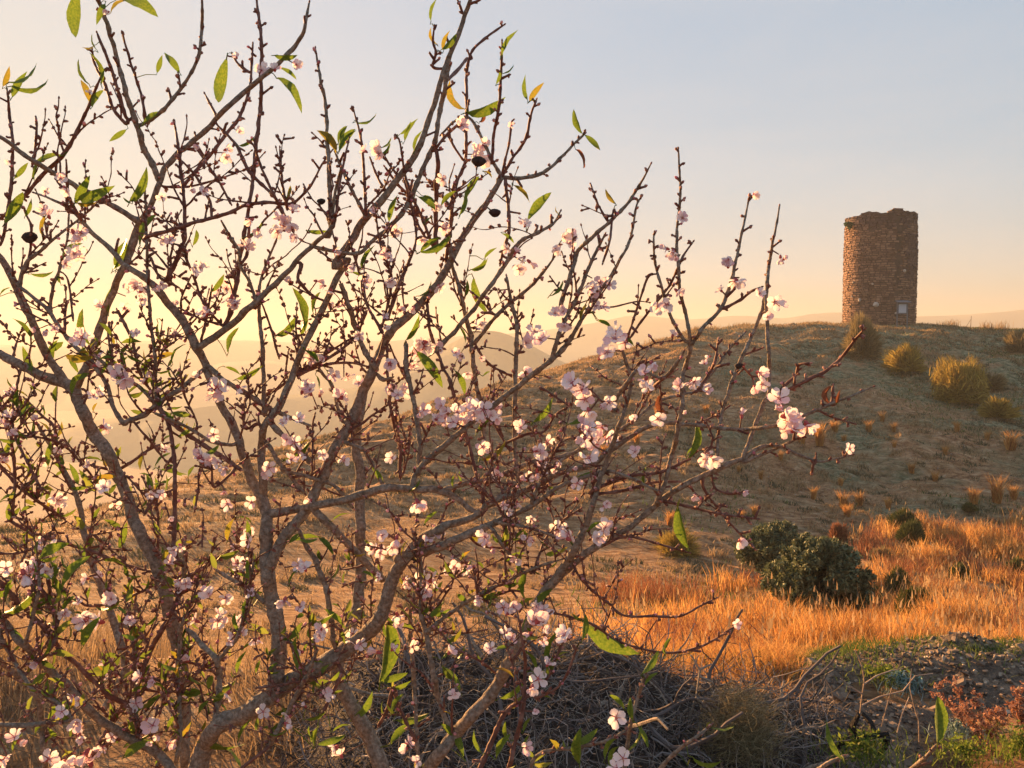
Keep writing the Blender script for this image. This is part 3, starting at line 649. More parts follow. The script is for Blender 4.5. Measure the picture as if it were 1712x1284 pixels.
def squiggle(p, L, wob, upb=0.0, seg=5):
    d = rng.normal(size=3); d[2] = d[2] * .45 + upb; d /= np.linalg.norm(d); pts = [np.array(p)]
    for i in range(seg):
        d = d + rng.normal(size=3) * wob; d /= np.linalg.norm(d); pts.append(pts[-1] + d * L / seg)
    return np.array(pts)
def tangle(name, n, L, r, m, lift, upb, parent, px0=455, px1=1445, d0=3.3, d1=5.2, fz=pz_fast, wob=.4, seg=5):
    mb = MB()
    for i in range(n):
        px = rng.uniform(px0, px1); d = rng.uniform(d0, d1); p = ((px - 856) / F * d, d, fz(px, d) + rng.uniform(-.01, lift))
        tube(mb, squiggle(p, rng.uniform(*L), wob, upb, seg), np.linspace(1, .4, seg + 1) * rng.uniform(*r), 3, cap=False)
    o = mb.build(name, m, parent); tag(o, kind='stuff'); return o
tangle('tangled_roots', 2100, (.12, .45), (.002, .006), M['rootdark'], .07, .1, hp)
tangle('dry_straw', 4200, (.08, .32), (.0008, .0019), M['straw'], .09, .15, hp, wob=.3)
for i in range(80):
    px = rng.uniform(600, 1380); d = rng.uniform(3.9, 4.9); mb = MB(); p = ((px - 856) / F * d, d, pz_fast(px, d) + rng.uniform(0, .06))
    tube(mb, squiggle(p, rng.uniform(.3, .7), .25, .1, 8), np.linspace(1, .5, 9) * rng.uniform(.004, .014), 6, lump=.15)
    mb.build('stick', M['rootdark'] if i % 2 else M['bark'], hp)
# undergrowth left of the heap
def flat_z(px, d): return gz((px - 856) / F * d, d)
M['weed'] = mat('weed_stems', [(.3, (.12, .075, .045)), (.7, (.3, .19, .11))], 8, .9, island=.8)
ug = tangle('dry_undergrowth', 1000, (.12, .5), (.001, .003), M['weed'], .05, .9, None, -150, 620, 2.6, 5.5, flat_z, wob=.22)

# ------------------------------------------------------------------ small plants by the heap and the bank
def at_surface(px, py, d): p = P(px, py, d); return np.array((p[0], p[1], p[2]))
M['tan'] = mat('dry_broom', [(.2, (.12, .095, .05)), (.5, (.24, .19, .10)), (.85, (.36, .3, .17))], 5, .9, trans=.2, island=.8)
g = at_surface(1236, 1262, 4.25); root = empty('dry_broom', g); tag(root, 'dense dry tan broom clump hanging over the right end of the brush heap', 'shrub')
mb = MB()
for i in range(2600):
    a = rng.uniform(0, 6.28); e = math.asin(rng.uniform(-.3, 1)); q = rng.uniform(.15, .9)
    p = np.array((.23 * q * math.cos(a) * math.cos(e), .18 * q * math.sin(a) * math.cos(e), .06 + .32 * q * math.sin(e)))
    tube(mb, squiggle(p, rng.uniform(.05, .16), .28, .2, 4), np.linspace(1, .4, 5) * .0011, 3, cap=False)
tag(mb.build('twigs', M['tan'], root), kind='stuff')
M['russet'] = mat('russet_leaves', [(.2, (.2, .08, .05)), (.5, (.38, .18, .11)), (.85, (.52, .3, .2))], 10, .8, trans=.35, island=.8)
def twiggy(name, label, px, py, d, w, h, nst, leafm, nleaf, lsz, stem='twig', cat='plant', r=.003, lean=0.3):
    g = at_surface(px, py, d); root = empty(name, g); tag(root, label, cat); mb = MB(); pts_all = []
    for i in range(nst):
        dirx = rng.normal() * lean; diry = rng.normal() * lean; pts = [np.array((rng.normal() * .1 * w, rng.normal() * .1 * w, 0))]
        L = h * rng.uniform(.6, 1)
        for k in range(7):
            pts.append(pts[-1] + np.array((dirx * w * 1.0 + rng.normal() * .02, diry * w + rng.normal() * .02, L)) / 7 * np.array((1, 1, 1)))
        tube(mb, pts, np.linspace(r, r * .4, 8), 4); pts_all += pts[2:]
        for k in range(3, 8):
            for s_ in range(2):
                q = squiggle(pts[k], rng.uniform(.15, .35) * h * .6, .25, .5, 4); tube(mb, q, np.linspace(r * .5, r * .25, 5), 3, cap=False); pts_all += list(q[1:])
    mb.build('stems', M[stem], root)
    if nleaf:
        c = np.array(pts_all)[rng.integers(0, len(pts_all), nleaf)]
        V = np.concatenate([leaf_cloud(c[i], (.02, .02, .02), 6, lsz, .1) for i in range(nleaf)])
        tag(link('leaves', mesh('leaves', V, quads(len(V) // 4), leafm), root), kind='stuff')
    return root
twiggy('russet_plant', 'dry plant with clusters of pinkish russet leaves on the slate bank', 1650, 1262, 4.9, .34, .40, 9, M['russet'], 520, .011, lean=.38)
twiggy('russet_plant', 'dry russet leaved plant cut by the right edge of the photo', 1722, 1240, 4.9, .16, .30, 4, M['russet'], 160, .011)
M['fresh'] = mat('fresh_weeds', [(.25, (.08, .12, .02)), (.55, (.15, .21, .035)), (.85, (.27, .29, .06))], 8, .6, trans=.5, island=.6)
M['bluegreen'] = mat('glaucous_leaves', [(.25, (.10, .17, .15)), (.6, (.22, .32, .3)), (.85, (.38, .46, .46))], 8, .6, trans=.2, island=.6)
def weeds(label, px, py, d, wpx, hpx, m, n=260, leaf=.022, name='weed_patch'):
    g = at_surface(px, py, d); root = empty(name, g); tag(root, label, 'weeds'); w = wpx / F * d; h = hpx / F * d
    V = leaf_cloud((0, 0, h * .3), (w / 2, w * .4, h * .5), n, leaf * .85, .1, .3)
    tag(link('leaves', mesh('leaves', V, quads(len(V) // 4), m), root), kind='stuff')
    V, T = blades(np.stack([rng.normal(size=160) * w * .38, rng.normal(size=160) * w * .3, np.full(160, -.03)], 1), rng.uniform(.3, .9, 160) * h, .005, 1.0)
    tag(link('grass_blades', mesh('grass_blades', V, T, m), root), kind='stuff')
weeds('bright green weeds below the charred branch at the bottom of the rubble bank', 1440, 1262, 4.4, 110, 60, M['fresh'], 420, .018)
weeds('green weeds at the foot of the large russet leaved plant', 1610, 1262, 4.6, 120, 40, M['fresh'], 380, .018)
weeds('green weeds at the right edge below the russet plants', 1705, 1255, 4.5, 60, 64, M['fresh'], 260, .018)
weeds('green grass along the left crest of the rubble bank', 1370, 1134, 6.2, 170, 26, M['fresh'], 420, .02)
weeds('green leaves on the left shoulder of the rubble bank beside the bluish leaves', 1480, 1128, 5.9, 90, 26, M['fresh'], 260, .02)
weeds('low green growth on the skyline crest of the rubble bank near the right edge', 1690, 1092, 6.3, 110, 12, M['fresh'], 260, .018)
weeds('pale blue green leafy plant on the middle of the rubble bank', 1512, 1148, 5.8, 66, 34, M['bluegreen'], 200, .026)
weeds('dark green weeds right of the pale stalks on the rubble bank', 1600, 1220, 4.9, 46, 26, M['bluegreen'], 120, .016)
# bare stalks
def stalk(name, label, paths, d, m, w=3.2, cat='stalk'):
    root = empty(name, P(paths[0][0][0], paths[0][0][1], d)); tag(root, label, cat); o0 = np.array(root.location)
    for k, p in enumerate(paths):
        pts = np.array([P(a, b, d + .03 * i * (1 if k % 2 else -1)) for i, (a, b) in enumerate(p)]) - o0
        mb = MB(); tube(mb, pts, np.linspace(w, w * .5, len(pts)) / F * d / 2, 5, lump=.1); mb.build('stem', m, root)
M['palestalk'] = mat('pale_stalk', [(.3, (.25, .17, .12)), (.7, (.42, .32, .25))], 20, .85, .3, 60)
M['char'] = mat('charred_wood', [(.3, (.012, .010, .010)), (.7, (.04, .032, .03))], 12, .85, .8, 50)
stalk('dry_stalk', 'tall pale orange dry stalk rising from the charred branch', [[(1438, 1192), (1441, 1165), (1445, 1140), (1442, 1115), (1436, 1100), (1430, 1088)], [(1443, 1145), (1465, 1130), (1490, 1121), (1510, 1118)], [(1441, 1160), (1425, 1150), (1405, 1134)], [(1440, 1180), (1470, 1165), (1510, 1155), (1530, 1130), (1560, 1126)]], 4.7, M['palestalk'])
stalk('dry_stalk', 'forked reddish dry stalks standing below the pale blue green plant', [[(1537, 1240), (1536, 1205), (1528, 1180), (1521, 1150), (1524, 1118)], [(1500, 1225), (1508, 1195), (1520, 1165)], [(1474, 1215), (1483, 1180), (1491, 1150)]], 4.75, M['palestalk'], 3)
stalk('charred_branch', 'black charred branch stub at the right end of the brush heap', [[(1400, 1240), (1430, 1236), (1462, 1230), (1486, 1226)], [(1462, 1230), (1456, 1208), (1442, 1192)], [(1428, 1236), (1426, 1212), (1436, 1194)], [(1482, 1232), (1478, 1250), (1468, 1262)]], 4.5, M['char'], 15, 'branch')
stalk('dry_stalk', 'pale upright twig behind the right end of the brush heap', [[(1150, 1210), (1165, 1160), (1170, 1120), (1155, 1095)], [(1168, 1130), (1190, 1140), (1205, 1165)], [(1168, 1120), (1190, 1110)]], 4.5, M['straw'], 5)
for (lb, px, py, d, w, h, n_) in (('bare reddish twiggy stems left of the olive bush in the golden grass', 1180, 1110, 10.2, .5, .55, 12), ('bare reddish twiggy stems in front of the golden grass at the centre right', 1240, 1125, 10.0, .7, .6, 14), ('dry bush of bare stems on the slope edge behind the brush heap', 1330, 1105, 10.4, .6, .5, 10)):
    twiggy('bare_stems', lb, px, py + 15, d, w, h, n_, None, 0, 0, r=.005, cat='shrub', lean=.6)
# ------------------------------------------------------------------ the almond tree
# hand-measured runs of its boughs: crop letter, then (x, y, width) in that crop's own scale
CR = {'A': (0, 0), 'B': (500, 0), 'C': (0, 400), 'D': (500, 400), 'E': (0, 834), 'F': (500, 834), 'G': (1000, 400), 'H': (1112, 834)}
SC = 600 / 1712
def conv(c, pts):
    out = []
    for p in pts:
        if len(p) == 4: cc, x, y, w = p; 
        else: cc = c; x, y, w = p
        if cc == 'P': out.append((x, y, w))
        else: out.append((CR[cc][0] + x * SC, CR[cc][1] + y * SC, w * SC))
    return out
LIMB = [  # crop, points, start depth or None (= grows from the nearest earlier bough), end depth change
 ('E', [('P', 300, 1400, 46), (1000, 1130, 105), (1180, 1020, 110), (1330, 910, 112), ('E', 1560, 780, 105), ('F', 300, 660, 95), ('F', 380, 570, 85), ('F', 430, 430, 80), ('F', 470, 330, 75), ('F', 540, 240, 65), ('F', 600, 180, 58), ('F', 700, 130, 50), ('F', 830, 85, 40), ('D', 930, 1250, 38), ('D', 1100, 1190, 36), ('D', 1250, 1110, 35), ('D', 1400, 1075, 33), ('D', 1480, 1010, 30), ('D', 1600, 930, 26), ('D', 1712, 880, 23), ('G', 450, 885, 21), ('G', 620, 905, 20), ('G', 740, 905, 20), ('G', 870, 885, 18), ('G', 1000, 835, 15), ('G', 1100, 790, 14), ('G', 1200, 750, 12), ('G', 1310, 705, 7)], 1.95, -.45),
 ('E', [(1310, 900, 95), (1335, 700, 95), (1320, 560, 92), (1290, 430, 85), (1270, 300, 85), (1268, 150, 78), (1262, 30, 68), ('C', 1200, 1150, 58), ('C', 1150, 1000, 52), ('C', 1110, 880, 48), ('C', 1045, 770, 44), ('C', 1005, 670, 42), ('C', 965, 560, 46), ('C', 920, 480, 48), ('C', 860, 370, 48), ('C', 780, 280, 42), ('C', 700, 190, 36), ('C', 600, 125, 30), ('A', 520, 1180, 26), ('A', 430, 1100, 22), ('A', 350, 1010, 18), ('A', 270, 960, 14), ('A', 165, 920, 9)], None, .1),
 ('E', [(1285, 330, 70), (1350, 190, 66), (1430, 90, 62), ('D', 60, 1240, 60), ('D', 110, 1140, 60), ('D', 170, 1000, 60), ('D', 240, 880, 65), ('D', 300, 740, 60), ('D', 350, 620, 55), ('D', 390, 530, 50), ('D', 440, 440, 50), ('D', 520, 370, 50), ('D', 600, 290, 45), ('D', 680, 180, 42), ('D', 730, 90, 36), ('B', 790, 1120, 36), ('B', 830, 1060, 36), ('B', 890, 980, 32), ('B', 940, 900, 28), ('B', 970, 845, 22)], None, .15),
 ('C', [(1255, 1225, 50), (1250, 1050, 48), (1258, 900, 44), (1330, 800, 40), (1400, 640, 38), (1440, 520, 38), (1520, 370, 36), (1600, 200, 34), ('D', 235, 100, 33), ('B', 170, 1270, 46), ('B', 230, 1180, 46), ('B', 310, 1050, 44), ('B', 400, 950, 40), ('B', 480, 840, 38), ('B', 540, 760, 36), ('B', 570, 700, 34), ('B', 610, 600, 32), ('B', 650, 480, 28), ('B', 680, 380, 30), ('B', 720, 260, 30), ('B', 760, 160, 26), ('B', 800, 50, 24), ('B', 830, -60, 18)], None, -.1),
 ('E', [('P', 325, 1380, 26), (880, 1220, 62), (885, 1080, 62), (878, 920, 65), (860, 760, 75), (820, 600, 80), (780, 430, 80), (740, 300, 76), (680, 180, 70), (630, 80, 66), ('C', 620, 1270, 65), ('C', 560, 1120, 68), ('C', 500, 1000, 70), ('C', 430, 900, 66), ('C', 380, 780, 66), ('C', 335, 700, 70), ('C', 200, 650, 55), ('C', 100, 600, 50), ('C', 0, 550, 48), ('C', -120, 500, 44)], 2.1, .1),
 ('C', [(345, 715, 60), (375, 680, 52), (420, 600, 50), (460, 480, 45), (500, 350, 42), (560, 200, 40), (610, 100, 40), ('A', 605, 1240, 42), ('A', 640, 1140, 44), ('A', 675, 1055, 42), ('A', 715, 990, 32), ('A', 760, 880, 32), ('A', 790, 800, 32), ('A', 850, 730, 30), ('A', 940, 660, 30), ('A', 1040, 560, 28), ('A', 1130, 470, 26), ('A', 1210, 400, 26), ('A', 1300, 330, 24), ('A', 1380, 250, 24), ('A', 1440, 170, 20), ('A', 1462, 80, 15), ('A', 1475, 15, 10)], None, -.15),
 ('C', [(320, 700, 55), (290, 650, 46), (230, 560, 45), (170, 430, 42), (100, 280, 40), (70, 200, 40), (20, 110, 38), (-60, 10, 30)], None, -.1),
 ('A', [(672, 1062, 38), (600, 1020, 30), (480, 950, 32), (380, 900, 30), (260, 830, 28), (150, 760, 26), (80, 710, 24), (0, 655, 20), (-60, 640, 16)], None, -.15),
 ('A', [(765, 875, 32), (720, 770, 32), (680, 700, 34), (660, 620, 30), (620, 500, 28), (590, 400, 26), (560, 300, 24), (530, 180, 24), (490, 60, 24), (450, -40, 20)], None, -.1),
 ('F', [('P', 640, 1330, 36), (390, 1284, 100), (330, 1120, 92), (250, 980, 86), (190, 860, 82), (190, 760, 72), (240, 620, 66), (280, 500, 66), (292, 300, 62), (292, 100, 60), (290, 0, 60), ('D', 290, 1100, 56), ('D', 272, 980, 52), ('D', 300, 800, 34), ('D', 330, 640, 28)], 2.25, .05),
 ('F', [('P', 700, 1330, 28), (620, 1284, 72), (720, 1150, 74), (830, 1030, 72), (930, 920, 70), (1000, 780, 66), (1050, 690, 60), (1090, 600, 55), (1150, 480, 50), (1240, 365, 50), (1310, 250, 46), (1365, 130, 40), (1400, 20, 30), ('D', 1420, 1200, 27), ('D', 1470, 1040, 24), ('D', 1530, 880, 22), ('D', 1585, 700, 20), ('D', 1560, 590, 18), ('D', 1535, 500, 14)], 1.8, -.3),
 ('F', [(1215, 400, 48), (1330, 290, 42), (1430, 220, 38), (1540, 160, 36), (1640, 90, 34), ('G', 310, 1240, 34), ('G', 400, 1180, 32), ('G', 500, 1130, 30), ('G', 600, 1080, 28), ('G', 690, 1045, 26), ('G', 760, 1000, 24), ('G', 800, 985, 20), ('G', 880, 990, 16), ('G', 960, 1030, 15), ('G', 1060, 1060, 13), ('G', 1140, 1045, 11), ('G', 1210, 1030, 8)], None, -.1),
 ('E', [(490, 1010, 40), ('E', 560, 900, 48), (600, 800, 48), (570, 680, 44), (530, 560, 40), (480, 420, 38), (430, 290, 34), (400, 150, 34), (370, 10, 30), ('C', 330, 1150, 26), ('C', 250, 1000, 22), ('C', 180, 880, 16)], 2.2, .1),
 ('E', [(-60, 480, 40), (0, 560, 40), (100, 680, 40), (200, 780, 42), (300, 870, 45), (400, 980, 50), (480, 1050, 48), (600, 1130, 52), (760, 1220, 54), (850, 1330, 56)], 1.75, .2),
 ('E', [(1275, 75, 52), (1450, 40, 46), (1600, 12, 44), ('D', 260, 1230, 50), ('D', 400, 1190, 48), ('D', 540, 1190, 44), ('D', 680, 1200, 40), ('D', 760, 1240, 34), ('F', 840, 70, 30)], None, -.1),
 ('F', [(470, 290, 60), (520, 270, 56), (640, 240, 50), (780, 180, 46), (880, 140, 40), (1000, 80, 34), (1110, 30, 28), ('D', 1240, 1180, 22), ('D', 1380, 1130, 20), ('D', 1500, 1110, 18), ('D', 1712, 1200, 14)], None, -.2),
]
BR = [
 ('C',[(960,510,40),(1040,450,38),(1120,390,38),(1220,300,36),(1320,210,32),(1420,100,28),(1500,20,24),('B',75,1160,24),('B',150,1090,20),('B',165,960,16),('B',200,800,12)]),
 ('C',[(1258,830,26),(1255,600,24),(1240,400,22),(1235,300,18),(1250,180,14),(1320,0,10)]),
 ('C',[(1000,610,28),(1080,680,28),(1180,740,28),(1270,800,28),(1360,840,22),(1480,890,14)]),
 ('C',[(580,880,34),(680,840,34),(760,780,32),(850,720,30),(930,655,28),(985,610,22)]),
 ('C',[(590,880,26),(540,800,24),(510,700,22),(450,600,24),(390,540,22),(330,480,20),(270,400,20),(220,330,20),(100,230,18),(40,160,14)]),
 ('C',[(240,340,20),(250,240,16),(290,120,14),(320,0,10),('A',330,1000,9)]),
 ('C',[(90,230,24),(120,120,22),(200,50,18),(280,-20,14),('A',430,1000,12),('A',490,920,8)]),
 ('C',[(745,790,22),(740,600,20),(720,400,18),(705,200,16),(700,0,16),('A',695,980,12),('A',690,880,10)]),
 ('C',[(745,790,20),(660,700,18),(560,640,16),(460,560,14)]),
 ('E',[(826,230,24),(835,0,24),('C',835,1100,24),('C',820,950,22),('C',790,850,20),('C',750,780,14)]),
 ('C',[(1150,1100,22),(1000,1000,24),(880,920,22),(800,860,20),(740,790,14)]),
 ('C',[(1100,980,22),(1000,960,20),(900,900,18),(740,830,16)]),
 ('C',[(1220,300,20),(1190,200,16),(1150,130,16),(1140,50,18),('A',1100,1130,14),('A',1060,1060,10)]),
 ('C',[(1080,400,30),(1110,300,26),(1130,200,24),(1150,50,22),('A',1180,1040,20),('A',1200,900,20),('A',1220,700,22),('A',1240,520,22),('A',1245,400,20),('A',1245,200,18),('A',1235,80,16),('A',1220,-40,10)]),
 ('C',[(1060,410,14),(980,320,14),(930,200,14),(890,90,12),('A',870,1130,10)]),
 ('C',[(560,340,16),(630,480,16),(660,620,14),(720,720,14)]),
 ('C',[(350,380,12),(330,220,12),(310,170,8)]),
 ('C',[(530,590,12),(515,430,10)]),
 ('C',[(800,190,30),(830,120,26),(860,40,24),('A',880,1130,22),('A',880,1000,20),('A',870,880,18),('A',850,700,16),('A',835,590,9)]),
 ('A',[(660,600,22),(720,570,22),(800,500,20),(870,410,18),(930,310,18),(960,200,17),(965,60,15),(965,-40,10)]),
 ('A',[(600,560,18),(560,420,18),(520,300,16),(480,200,15),(465,160,8)]),
 ('A',[(600,590,18),(540,520,16),(500,400,14),(450,300,14),(440,240,8)]),
 ('A',[(690,560,16),(680,470,15),(640,350,14),(600,220,12),(587,175,7)]),
 ('A',[(880,880,20),(1000,740,20),(1080,640,20),(1140,560,18),(1190,430,16),(1200,300,14),(1205,210,8)]),
 ('A',[(700,1130,22),(870,1080,20),(970,1050,20),(1080,1020,20),(1170,980,18),(1280,965,18),(1390,970,18),(1480,890,14),(1540,780,10),(1600,700,7)]),
 ('A',[(1400,1100,22),(1340,1000,22),(1300,930,20),(1200,830,20),(1150,740,18),(1120,680,16),(1040,600,12)]),
 ('B',[(150,1110,26),(145,900,26),(135,700,22),(125,500,20),(100,370,15),(80,230,7)]),
 ('A',[(10,1150,16),(50,900,18),(60,700,16),(45,550,16),(35,430,9)]),
 ('A',[(-20,1060,18),(80,980,20),(200,840,22),(300,740,22),(360,640,20),(420,520,18),(460,420,14),(500,330,8)]),
 ('A',[(160,770,16),(175,640,14),(170,560,12)]),
 ('A',[(320,1000,18),(320,870,14),(315,770,9)]),
 ('A',[(130,1280,14),(150,1100,14),(120,1010,9)]),
 ('A',[(430,1110,14),(370,1020,16),(300,900,18),(270,860,10)]),
 ('A',[(1010,1030,14),(1000,960,14),(940,850,14),(880,780,12),(850,760,8)]),
 ('A',[(1100,970,12),(1040,860,12),(960,740,12),(920,680,8)]),
 ('A',[(780,890,14),(900,890,12),(1050,850,12),(1180,805,7)]),
 ('A',[(1320,960,14),(1260,830,14),(1220,720,12),(1200,680,8)]),
 ('A',[(1370,1000,14),(1345,850,13),(1335,710,8)]),
 ('A',[(1030,550,16),(1010,510,14),(980,450,8)]),
 ('A',[(1180,340,16),(1140,310,14),(1110,260,10)]),
 ('A',[(860,410,12),(850,350,8)]),
 ('A',[(1185,1040,18),(1180,1200,18),(1130,1284,14)]),
 ('B',[(80,1180,22),(270,1210,22),(340,1160,24),(430,1080,26),(500,1010,28),(540,930,30),(590,800,30),(640,700,28),(665,560,25),(690,450,28),(720,300,24)]),
 ('B',[(320,1040,16),(315,900,15),(305,750,14),(290,640,12),(260,520,7)]),
 ('B',[(320,1040,20),(250,900,18),(200,790,15),(175,730,9)]),
 ('B',[(165,1080,16),(190,900,15),(220,740,12),(240,660,7)]),
 ('B',[(430,930,14),(380,860,14),(340,760,10)]),
 ('B',[(480,850,14),(430,780,13),(390,720,8)]),
 ('B',[(540,960,14),(500,800,14),(480,680,10),(465,650,6)]),
 ('B',[(700,1240,18),(720,1100,20),(735,900,18),(790,790,16),(800,560,18),(800,360,16),(820,250,14),(890,180,14),(975,120,9)]),
 ('B',[(655,1200,26),(650,1000,26),(660,800,26),(655,720,20)]),
 ('B',[(640,1180,16),(560,980,16),(470,880,14),(410,800,10)]),
 ('B',[(600,1130,14),(540,1000,16),(500,820,12)]),
 ('B',[(970,850,22),(930,780,20),(880,680,18),(840,600,18),(800,560,14),(740,580,12),(680,640,12)]),
 ('B',[(965,845,16),(1010,770,16),(1080,660,16),(1100,570,14),(1130,480,10)]),
 ('B',[(970,820,12),(1000,700,12),(1015,590,12),(1020,575,10)]),
 ('B',[(920,780,14),(930,640,16),(955,480,16),(965,300,14),(968,200,8)]),
 ('B',[(960,850,24),(1060,850,20),(1150,830,20),(1220,780,18),(1290,710,14),(1360,640,10)]),
 ('B',[(985,870,18),(995,980,18),(1000,1100,18),(970,1220,16),('D',960,120,14)]),
 ('B',[(780,760,12),(740,700,12),(715,660,9)]),
 ('B',[(640,720,14),(700,650,16),(760,590,12),(765,570,12)]),
 ('B',[(640,320,14),(655,250,16),(640,200,14),(645,130,8)]),
 ('B',[(780,60,14),(760,10,12),(750,-20,8)]),
 ('B',[(810,20,16),(860,0,14),(880,-20,10)]),
 ('B',[(710,380,18),(760,330,18),(800,280,16)]),
 ('D',[(720,30,24),(730,120,20),(760,220,22),(790,340,24),(820,470,28),(825,560,28),(845,690,26),(860,790,26),(880,920,22),(890,1000,16)]),
 ('B',[(722,1130,16),(730,1000,16),(760,850,14),(795,765,9)]),
 ('D',[(660,525,26),(740,440,26),(820,350,24),(900,240,24),(960,150,24),(1020,70,24),('B',1000,1220,24),('B',1060,1150,20),('B',1160,1100,18),('B',1220,1060,14),('B',1245,1010,8)]),
 ('D',[(838,495,20),(930,380,20),(1010,300,20),(1100,230,18),(1170,150,14),(1215,90,9)]),
 ('D',[(845,510,14),(900,590,14),(1015,655,12)]),
 ('D',[(1045,1150,24),(1030,950,22),(1030,700,26),(1040,500,24),(1040,400,20),(1010,280,16),(990,180,12)]),
 ('D',[(560,1120,32),(650,1020,34),(780,910,32),(880,830,30),(1000,740,30),(1110,650,30),(1200,580,28),(1270,510,26),(1330,410,22),(1420,270,18),(1500,150,16),(1580,0,14),('B',1610,980,10),('B',1632,940,7)]),
 ('D',[(1205,570,24),(1250,430,22),(1300,330,20),(1350,220,20),(1400,90,18),('B',1430,1180,16),('B',1460,1120,10)]),
 ('D',[(1245,330,26),(1290,180,24),(1320,110,24),('B',1330,1200,24),('B',1400,1130,22),('B',1480,1060,20),('B',1560,980,18),('B',1620,890,14),('B',1675,785,7)]),
 ('B',[(1475,1060,12),(1430,980,11),(1390,880,8)]),
 ('B',[(1450,1250,12),(1480,1150,12),(1500,1000,10)]),
 ('D',[(480,1140,20),(480,1000,20),(450,880,18),(430,740,18),(420,580,16),(425,470,12)]),
 ('D',[(570,1120,28),(575,980,28),(560,850,28),(530,700,26),(510,600,26),(510,500,20)]),
 ('D',[(605,290,16),(625,430,18),(670,570,20),(720,680,20),(750,780,18),(800,950,22),(830,1060,20),(850,1150,16)]),
 ('D',[(700,1195,28),(800,1165,28),(900,1150,28),(1000,1110,26),(1120,1060,26),(1280,1030,24),(1400,970,20),(1500,930,18),(1620,850,16),('G',200,840,14),('G',290,770,14),('G',400,740,14),('G',470,720,15),('G',540,640,14),('G',620,530,13),('G',700,445,7)]),
 ('D',[(910,1270,22),(1000,1180,24),(1100,1130,22),(1200,1090,18),(1290,1030,14)]),
 ('D',[(1520,820,24),(1500,780,22),(1560,700,16),(1590,640,10)]),
 ('D',[(950,990,14),(1080,930,14),(1170,915,12),(1220,840,10),(1280,800,8)]),
 ('D',[(1160,710,10),(1280,790,10)]),
 ('D',[(-10,640,18),(150,560,16),(270,460,14),(320,350,12)]),
 ('D',[(-10,650,18),(120,600,14),(250,590,12),(340,610,10)]),
 ('D',[(200,210,28),(240,330,28),(280,450,28),(330,560,30),(370,620,30)]),
 ('D',[(400,450,20),(330,320,16),(300,200,14),(270,100,14),(240,20,8)]),
 ('D',[(420,380,24),(470,230,20),(520,120,16),(560,0,12),('B',540,1000,10),('B',500,860,8)]),
 ('D',[(400,400,14),(440,220,14),(430,140,14),(385,20,12),('B',365,1020,8)]),
 ('D',[(350,630,20),(400,670,26),(440,660,14)]),
 ('D',[(200,960,20),(300,1000,22),(330,1040,24),('D',400,1170,22)]),
 ('D',[(230,920,14),(310,870,14),(420,790,12),(490,760,8)]),
 ('D',[(200,860,22),(160,700,20),(110,640,16),(60,560,14),(10,460,12)]),
 ('D',[(540,720,14),(470,590,12),(430,500,8)]),
 ('D',[(1110,1240,20),(1200,1060,16),(1270,900,12)]),
 ('D',[(1000,1000,12),(940,900,10),(900,850,8)]),
 ('G',[(690,1045,24),(720,960,24),(750,880,24),(790,780,24),(812,740,22),(815,600,20),(805,400,20),(800,280,20),(815,140,18),(835,0,14),('P',1296,390,4.6),('P',1303,345,2.6)]),
 ('G',[(820,755,18),(900,720,17),(1000,670,18),(1100,620,18),(1170,550,16),(1230,470,13),(1272,430,9)]),
 ('G',[(570,1090,20),(570,950,20),(590,830,20),(630,700,22),(680,580,22),(740,440,20),(780,340,20),(800,250,16)]),
 ('G',[(280,1260,26),(330,1120,26),(370,960,26),(400,800,26),(400,680,24),(425,580,24),(435,500,24),(400,470,18),(340,350,16),(300,220,14),(270,100,13),(265,0,10),('P',1094,390,3)]),
 ('G',[(440,490,22),(425,380,20),(395,270,18),(385,150,18),(375,0,15),('P',1137,320,4.5),('P',1134,250,2.6)]),
 ('G',[(445,500,24),(500,420,22),(570,350,22),(620,250,22),(650,130,18),(680,0,14),('P',1252,330,3)]),
 ('G',[(600,330,18),(680,290,16),(730,250,14),(775,230,9)]),
 ('G',[(130,500,14),(200,400,14),(270,310,12),(340,220,14),(400,90,14),(450,15,8)]),
 ('G',[(140,470,12),(200,290,12),(240,180,12),(280,165,9)]),
 ('G',[(60,810,22),(130,690,20),(200,620,16),(300,660,14),(380,580,14),(410,530,10)]),
 ('G',[(270,700,18),(340,640,18),(400,560,14)]),
 ('G',[(680,595,12),(740,660,9)]),
 ('G',[(700,550,12),(780,520,9)]),
 ('G',[(470,880,12),(560,840,11),(620,800,8)]),
 ('G',[(500,1130,16),(500,1180,16),(560,1270,12),('H',300,105,12),('H',370,180,11),('H',430,240,7)]),
 ('G',[(540,1120,12),(560,1190,12),(640,1215,11),(700,1200,8)]),
 ('G',[(-30,1200,20),(150,1130,18),(300,1110,16),(430,1050,12)]),
 ('G',[(-30,1220,18),(120,1200,18),(270,1160,14),(380,1155,9)]),
 ('G',[(690,1062,20),(780,1030,18),(880,985,15),(990,930,9)]),
 ('G',[(440,740,12),(490,700,16),(550,600,14),(575,480,9)]),
 ('G',[(1060,820,12),(1120,850,10),(1220,880,7)]),
 ('G',[(1070,790,12),(1110,780,16),(1120,700,10)]),
 ('G',[(870,720,14),(940,650,16),(960,600,15),(1010,590,9)]),
 ('G',[(1010,1050,12),(1035,1070,14),(1038,1030,8)]),
 ('G',[(295,860,10),(300,760,9),(292,650,7)]),
 ('G',[(540,990,12),(545,940,12),(520,880,8)]),
 ('H',[(-10,10,18),(130,40,14),(250,70,12),(440,95,10)]),
 ('F',[(1440,230,12),(1560,180,12),(1712,215,12),('H',110,255,7)]),
 ('F',[(1310,300,14),(1330,360,14),(1400,440,14),(1480,500,13),(1550,555,12),(1712,560,13),('H',70,560,12),('H',150,520,11),('H',240,475,8)]),
